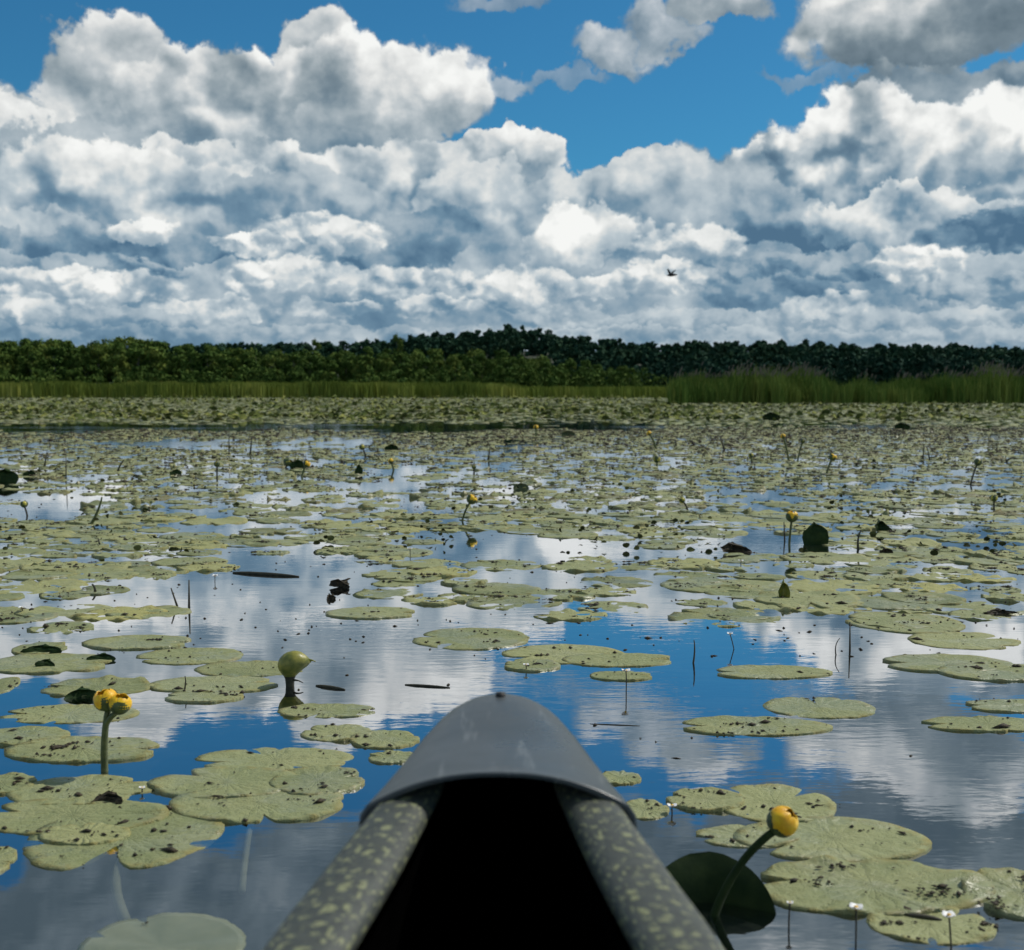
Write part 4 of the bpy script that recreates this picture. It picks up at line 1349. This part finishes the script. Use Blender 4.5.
stick([(923, 460), (924, 444)], .008, 'thin upright stem in the far mat toward the right')
stick([(930, 460), (927, 446)], .008, 'thin leaning stem in the far mat toward the right')
stick([(1005, 462), (1010, 455), (1018, 459)], .010, 'hooked dark stem at the far right')
stick([(488, 460), (490, 447)], .010, 'upright dark stem on the far water just left of centre')
stick([(560, 705), (559, 708), (557, 711)], .002, 'tiny dark stub on blue water beside the bow tip')
stick([(666, 742), (660, 744), (655, 741)], .0022, 'tiny forked twig floating on blue water right of the bow')
stick([(182, 692), (187, 683), (185, 676)], .0025, 'thin curled dark tendril on the pads between the double flower and the seed pod')
stick([(94, 592), (97, 588), (92, 584)], .006, 'small hooked dark stem on the left water')
stick([(597, 858), (600, 858)], .001, 'tiny floating twig') if False else None
def floater(p0, p1, r, lab):
    a_, b_ = at(*p0), at(*p1); mb = MB()
    mid = (b_ - a_) * .5 + Vector((0, 0, r * .9))
    tube(mb, bez((0, 0, r * .3), mid, (b_ - a_) + Vector((0, 0, r * .3)), 9), [r * q for q in (.5, .8, 1, 1, 1.05, 1, .9, .7, .4)], 8)
    tag(mb.build('floating_stick', M['drystem'], None, True, a_), lab, 'stick', 'sticks floating on the water')
floater((233, 573), (299, 577), .007, 'long dark stick floating on the left water, left of the black turned-up leaf')
floater((316, 686), (345, 690), .004, 'short dark stem piece floating right of the seed pod')
floater((405, 685), (450, 688), .003, 'thin dark stem floating on the bright reflection left of the bow tip')
floater((590, 724), (640, 726), .0011, 'hair-thin stem floating right of the bow tip')
floater((905, 916), (942, 921), .004, 'dark twig lying on the lowest pad at the right')

def floret(base_px, top_px, r_px, lab, seed=0):
    b = at(*base_px); h = at_dist(top_px[0], top_px[1], b.y) - b; r = r_px / 1200 * b.y
    root = empty('white_floret', b)
    tag(root, lab, 'floret', 'tiny white florets on thin stems')
    r_ = np.random.default_rng(seed)
    mb = MB(); tube(mb, bez((0, 0, -.015), h * .5 + Vector((r_.uniform(-.002, .002), 0, 0)), h, 6), .0011 + .0001 * b.y, 6)
    mb.build('stem', M['drystem'], root)
    mb = MB()
    for k_ in range(3):
        a = k_ * 2.094 + r_.uniform(0, 1)
        P = []
        for t in np.linspace(0, 1, 6):
            row = []
            for s in np.linspace(-1, 1, 5):
                w_ = r * .75 * math.sin(math.pi * (.1 + .8 * t)) * s
                ra = r * t; z = r * .5 * t ** .7 - r * .12 * s * s
                row.append((h.x + ra * math.cos(a) - w_ * math.sin(a), ra * math.sin(a) + w_ * math.cos(a), h.z + z))
            P.append(row)
        surf(mb, P); surf(mb, [[(x, y, z - r * .08) for x, y, z in q[::-1]] for q in P])
    mb.build('petals', M['white'], root)
    mb = MB(); tube(mb, [(h.x, 0, h.z - r * .2), (h.x, 0, h.z + r * .3)], [r * .2, r * .28], 8); mb.build('centre', M['petal'], root)
FLO = [((856, 941), (856, 908), 7, 'white floret in front of the crumpled pad at the lower right, left one of two'),
       ((952, 948), (949, 916), 7, 'white floret above the lowest pad at the right, right one of two'),
       ((789, 925), (790, 903), 3.5, 'very small white floret beside the half-moon leaf'),
       ((673, 814), (672, 806), 5, 'low white floret in the debris right of the bow'),
       ((626, 692), (626, 671), 4.5, 'white floret over blue water behind the bow, right of the tip'),
       ((526, 671), (526, 665), 3, 'tiny white floret on the pad raft behind the bow tip'),
       ((735, 649), (730, 634), 3, 'tiny white floret over blue water right of centre'),
       ((142, 793), (142, 788), 3.2, 'tiny white floret on the pad in front of the double yellow flower'),
       ((215, 582), (215, 576), 3, 'tiny white floret on open water behind the close pair of stems'),
       ((23, 613), (22, 608), 3.5, 'tiny white floret on the pads near the left edge'),
       ((410, 557), (410, 549), 2.6, 'tiny white floret on the water, left of centre'),
       ((741, 567), (741, 561), 2.6, 'tiny white floret on the water in front of the upright yellow flower')]
for i, a_ in enumerate(FLO):
    floret(*a_, seed=i)

# stalks of pads seen down through the water
def sunk(p0, p1, p2, r, lab):
    a_ = at(*p0, -.01); q1 = at(*p1, -.015); q2 = at(*p2, -.05); mb = MB()
    tube(mb, bez((0, 0, 0), q1 - a_, q2 - a_, 10), r, 8)
    tag(mb.build('submerged_stalk', M['stalk'], None, True, a_), lab, 'stalk')
M['stalk'] = simple('pale_submerged_stalk', (.62, .56, .40), (.75, .68, .5), 30, .7)
sunk((121, 862), (108, 886), (128, 925), .008, 'pale curved stalk going down into the water from the cleft of the big pad')
sunk((252, 818), (246, 845), (242, 892), .0055, 'thin pale stalk going straight down into the water, left of the bow')

# ================================================================== canoe
canoe = empty('canoe', (-.014, 0, 0))
tag(canoe, 'dark canoe seen from inside, grey plastic deck cap on its bow and flecked gunwales', 'canoe')
# stations along the boat: y, half-width of the sheer, its height, half-width inside the gunwale
ST = [(1.495, .004, .360, .001), (1.485, .032, .358, .008), (1.46, .050, .355, .018), (1.42, .066, .351, .030), (1.36, .084, .345, .042), (1.29, .102, .337, .052), (1.22, .118, .333, .060), (1.17, .131, .330, .067),
      (1.05, .152, .326, .084), (.90, .177, .322, .109), (.70, .208, .316, .142), (.45, .245, .31, .185), (.1, .29, .30, .235), (-.4, .335, .29, .285), (-.9, .35, .285, .30), (-1.4, .34, .287, .29),
      (-1.9, .30, .295, .25), (-2.4, .22, .31, .17), (-2.75, .14, .33, .08), (-2.95, .07, .345, .03), (-3.05, .003, .352, .001)]
def st(y):
    ys_ = [s[0] for s in ST][::-1]
    return tuple(float(np.interp(y, ys_, [s[i] for s in ST][::-1])) for i in (1, 2, 3))
YS = sorted(set([s[0] for s in ST] + list(np.linspace(-2.9, 1.45, 60))), reverse=True)
# outer skin
P = []
for y in YS:
    w, z, wi = st(y); row = []
    belly = min(1.0, (w / .3))
    for s in np.linspace(-1, 1, 25):
        a = abs(s); sg = 1 if s > 0 else -1
        if a > .5:
            t = (a - .5) * 2; xx = w * (.93 + .05 * math.sin(math.pi * t)); zz = .02 + (z - .014 - .02) * t
            xx = w * (.90 * (1 - t) + .985 * t) + .02 * belly * math.sin(math.pi * t)
        else:
            t = a * 2; xx = w * .90 * math.sin(t * math.pi / 2); zz = -.10 * belly * math.cos(t * math.pi / 2) + .02 * t
        row.append((sg * xx, y, zz))
    P.append(row)
P = [[(0, y, z) for x, y, z in P[0]]] + P + [[(0, y, z) for x, y, z in P[-1]]]
mb = MB(); surf(mb, P); mb.build('hull', M['hull'], canoe)
# inner face of the hull, its shadow painted in as near-black
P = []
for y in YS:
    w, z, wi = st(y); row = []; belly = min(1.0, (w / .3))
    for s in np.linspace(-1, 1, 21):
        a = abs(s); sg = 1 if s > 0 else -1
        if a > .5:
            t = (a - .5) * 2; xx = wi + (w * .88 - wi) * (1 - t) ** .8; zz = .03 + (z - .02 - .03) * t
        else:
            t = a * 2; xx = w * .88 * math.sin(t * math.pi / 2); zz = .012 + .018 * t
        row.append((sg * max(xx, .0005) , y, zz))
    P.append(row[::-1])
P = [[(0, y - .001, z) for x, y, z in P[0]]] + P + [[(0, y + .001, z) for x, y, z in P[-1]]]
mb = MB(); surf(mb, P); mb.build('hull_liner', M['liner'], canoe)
# rounded gunwales covered in flecked fabric
for sg in (-1, 1):
    P, uv = [], []
    YR = np.linspace(1.24, -2.75, 136)
    for y in YR:
        w, z, wi = st(y); c = (w + wi) / 2; hw = (w - wi) / 2; row = []; w -= .007 * min(1, max(0, (y - .95) / .2)); c = (w + wi) / 2; hw = (w - wi) / 2
        z += .003 * min(1, max(0, (y - .98) / .19))
        for t in np.linspace(0, 2 * math.pi, 25)[:-1]:
            cx = math.cos(t); sx = math.sin(t)
            hh = .015 if sx > 0 else .016
            row.append((sg * (c + hw * (abs(cx) ** .8) * (1 if cx > 0 else -1)), y, z - .006 + hh * (abs(sx) ** .9) * (1 if sx > 0 else -1)))
            uv.append((y * 1.0, (t if sg > 0 else -t) * .034))
        P.append(row if sg > 0 else row[::-1])
    if sg < 0:
        uv = [u_ for r0 in range(len(P)) for u_ in uv[r0 * 24:(r0 + 1) * 24][::-1]]
    mb = MB(); surf(mb, P, closed_u=True, uvs=uv); mb.build('gunwale', M['weave'], canoe)
# bow and stern deck caps
def deck_cap(flip=False):
    P, Q = [], []
    yy = [1.503, 1.500, 1.494, 1.485, 1.470, 1.45, 1.42, 1.39, 1.36, 1.325, 1.29, 1.255, 1.22, 1.19, 1.17]
    for y in yy:
        w, z, _ = st(min(y, 1.494)); w += .008
        if y > 1.494: w *= .45
        tt = (1.503 - y) / .333; crown = .003 + .012 * min(1, tt * 6) + .024 * tt
        row, rq = [], []
        for s in np.linspace(-1, 1, 33):
            a = abs(s)
            if a > .9:
                t = (a - .9) / .1; xx = w * (.965 + .035 * math.sin(t * math.pi / 2)); zz = z - .022 * t ** 1.3; zz0 = crown * (1 - .965 ** 2.3)
                zz = z + zz0 * (1 - t) - .024 * t ** 1.3
            else:
                u = a / .9 * .965; xx = w * u; zz = z + crown * (1 - u ** 2.3)
            yb = y - (.0 if y > 1.2 else .0)
            row.append(((1 if s > 0 else -1) * xx, yb, zz)); rq.append(((1 if s > 0 else -1) * xx * .965, yb, zz - .004))
        P.append(row); Q.append(rq)
    lip = [[(x * 1.004, y - .002, z + .0003) for x, y, z in P[-1]], [(x * 1.0, y - .003, z - .0012) for x, y, z in P[-1]], [(x * .965, y - .001, z - .005) for x, y, z in P[-1]]]
    rows = P + lip
    mb = MB(); surf(mb, rows); surf(mb, [q[::-1] for q in Q[:-1]] + [lip[2][::-1]])
    if flip:
        for i, v in enumerate(mb.v):
            v = v.copy(); v[:, 1] = -1.555 - v[:, 1]; v[:, 0] = -v[:, 0]; mb.v[i] = v
    return mb
cap_o = deck_cap().build('bow_deck_cap', M['cap'], canoe)
cap_o['label'] = 'grey scuffed plastic cap over the bow with a small hole near its tip'
deck_cap(True).build('stern_deck_cap', M['cap'], canoe)
w, z, _ = st(1.455)
mb = MB()
tube(mb, [(0, 1.452, z + .012), (0, 1.452, z + .0215)], [.006, .0062], 16)
mb.build('drain_hole', M['hole'], cap_o)
# seats
for y0 in (-.25, -1.95):
    w, z, wi = st(y0); mb = MB()
    P = []
    for t in np.linspace(0, 2 * math.pi, 17)[:-1]:
        P.append([(s * (wi + .01), y0 + .13 * math.copysign(abs(math.cos(t)) ** .4, math.cos(t)), .20 + .012 * math.sin(t) - .012 * (1 - s * s)) for s in np.linspace(-1, 1, 11)])
    P.append(P[0]); surf(mb, P[::-1]); mb.build('seat', M['hull'], canoe)

# ================================================================== bird
bp = at_dist(672, 275, 70)
mb = MB()
prof = [(-.20, .012), (-.15, .028), (-.08, .045), (0, .055), (.07, .05), (.12, .035), (.15, .032), (.18, .022), (.205, .006)]
surf(mb, [[(r * math.cos(a), y, r * math.sin(a) * .9) for a in np.linspace(0, 2 * math.pi, 13)[:-1]] for y, r in prof], closed_u=True, uvs=[(0, 0)] * (12 * len(prof)))
for sg in (-1, 1):
    up, lo = [], []
    for t in np.linspace(0, 1, 8):
        x = sg * (.03 + .27 * t); z = .03 + .16 * math.sin(t * 1.5) ; ch = .10 * (1 - t ** 2 * .85); c = .05 - .05 * t * t
        up.append([(x, c + ch * (.5 - u), z + .008 * math.sin(math.pi * u)) for u in np.linspace(0, 1, 5)])
        lo.append([(x, c + ch * (.5 - u), z - .006) for u in np.linspace(0, 1, 5)][::-1])
    surf(mb, up); surf(mb, lo)
bo = mb.build('bird', M['bird'], None, True, bp); bo.rotation_euler.z = .9
bo.scale = (1.7, 1.7, 1.7)
tag(bo, 'small dark bird flying with raised wings, high in front of the clouds', 'bird')
print('objects', len(bpy.data.objects), 'debris', len(deb_spots), 'far pads', len(far))
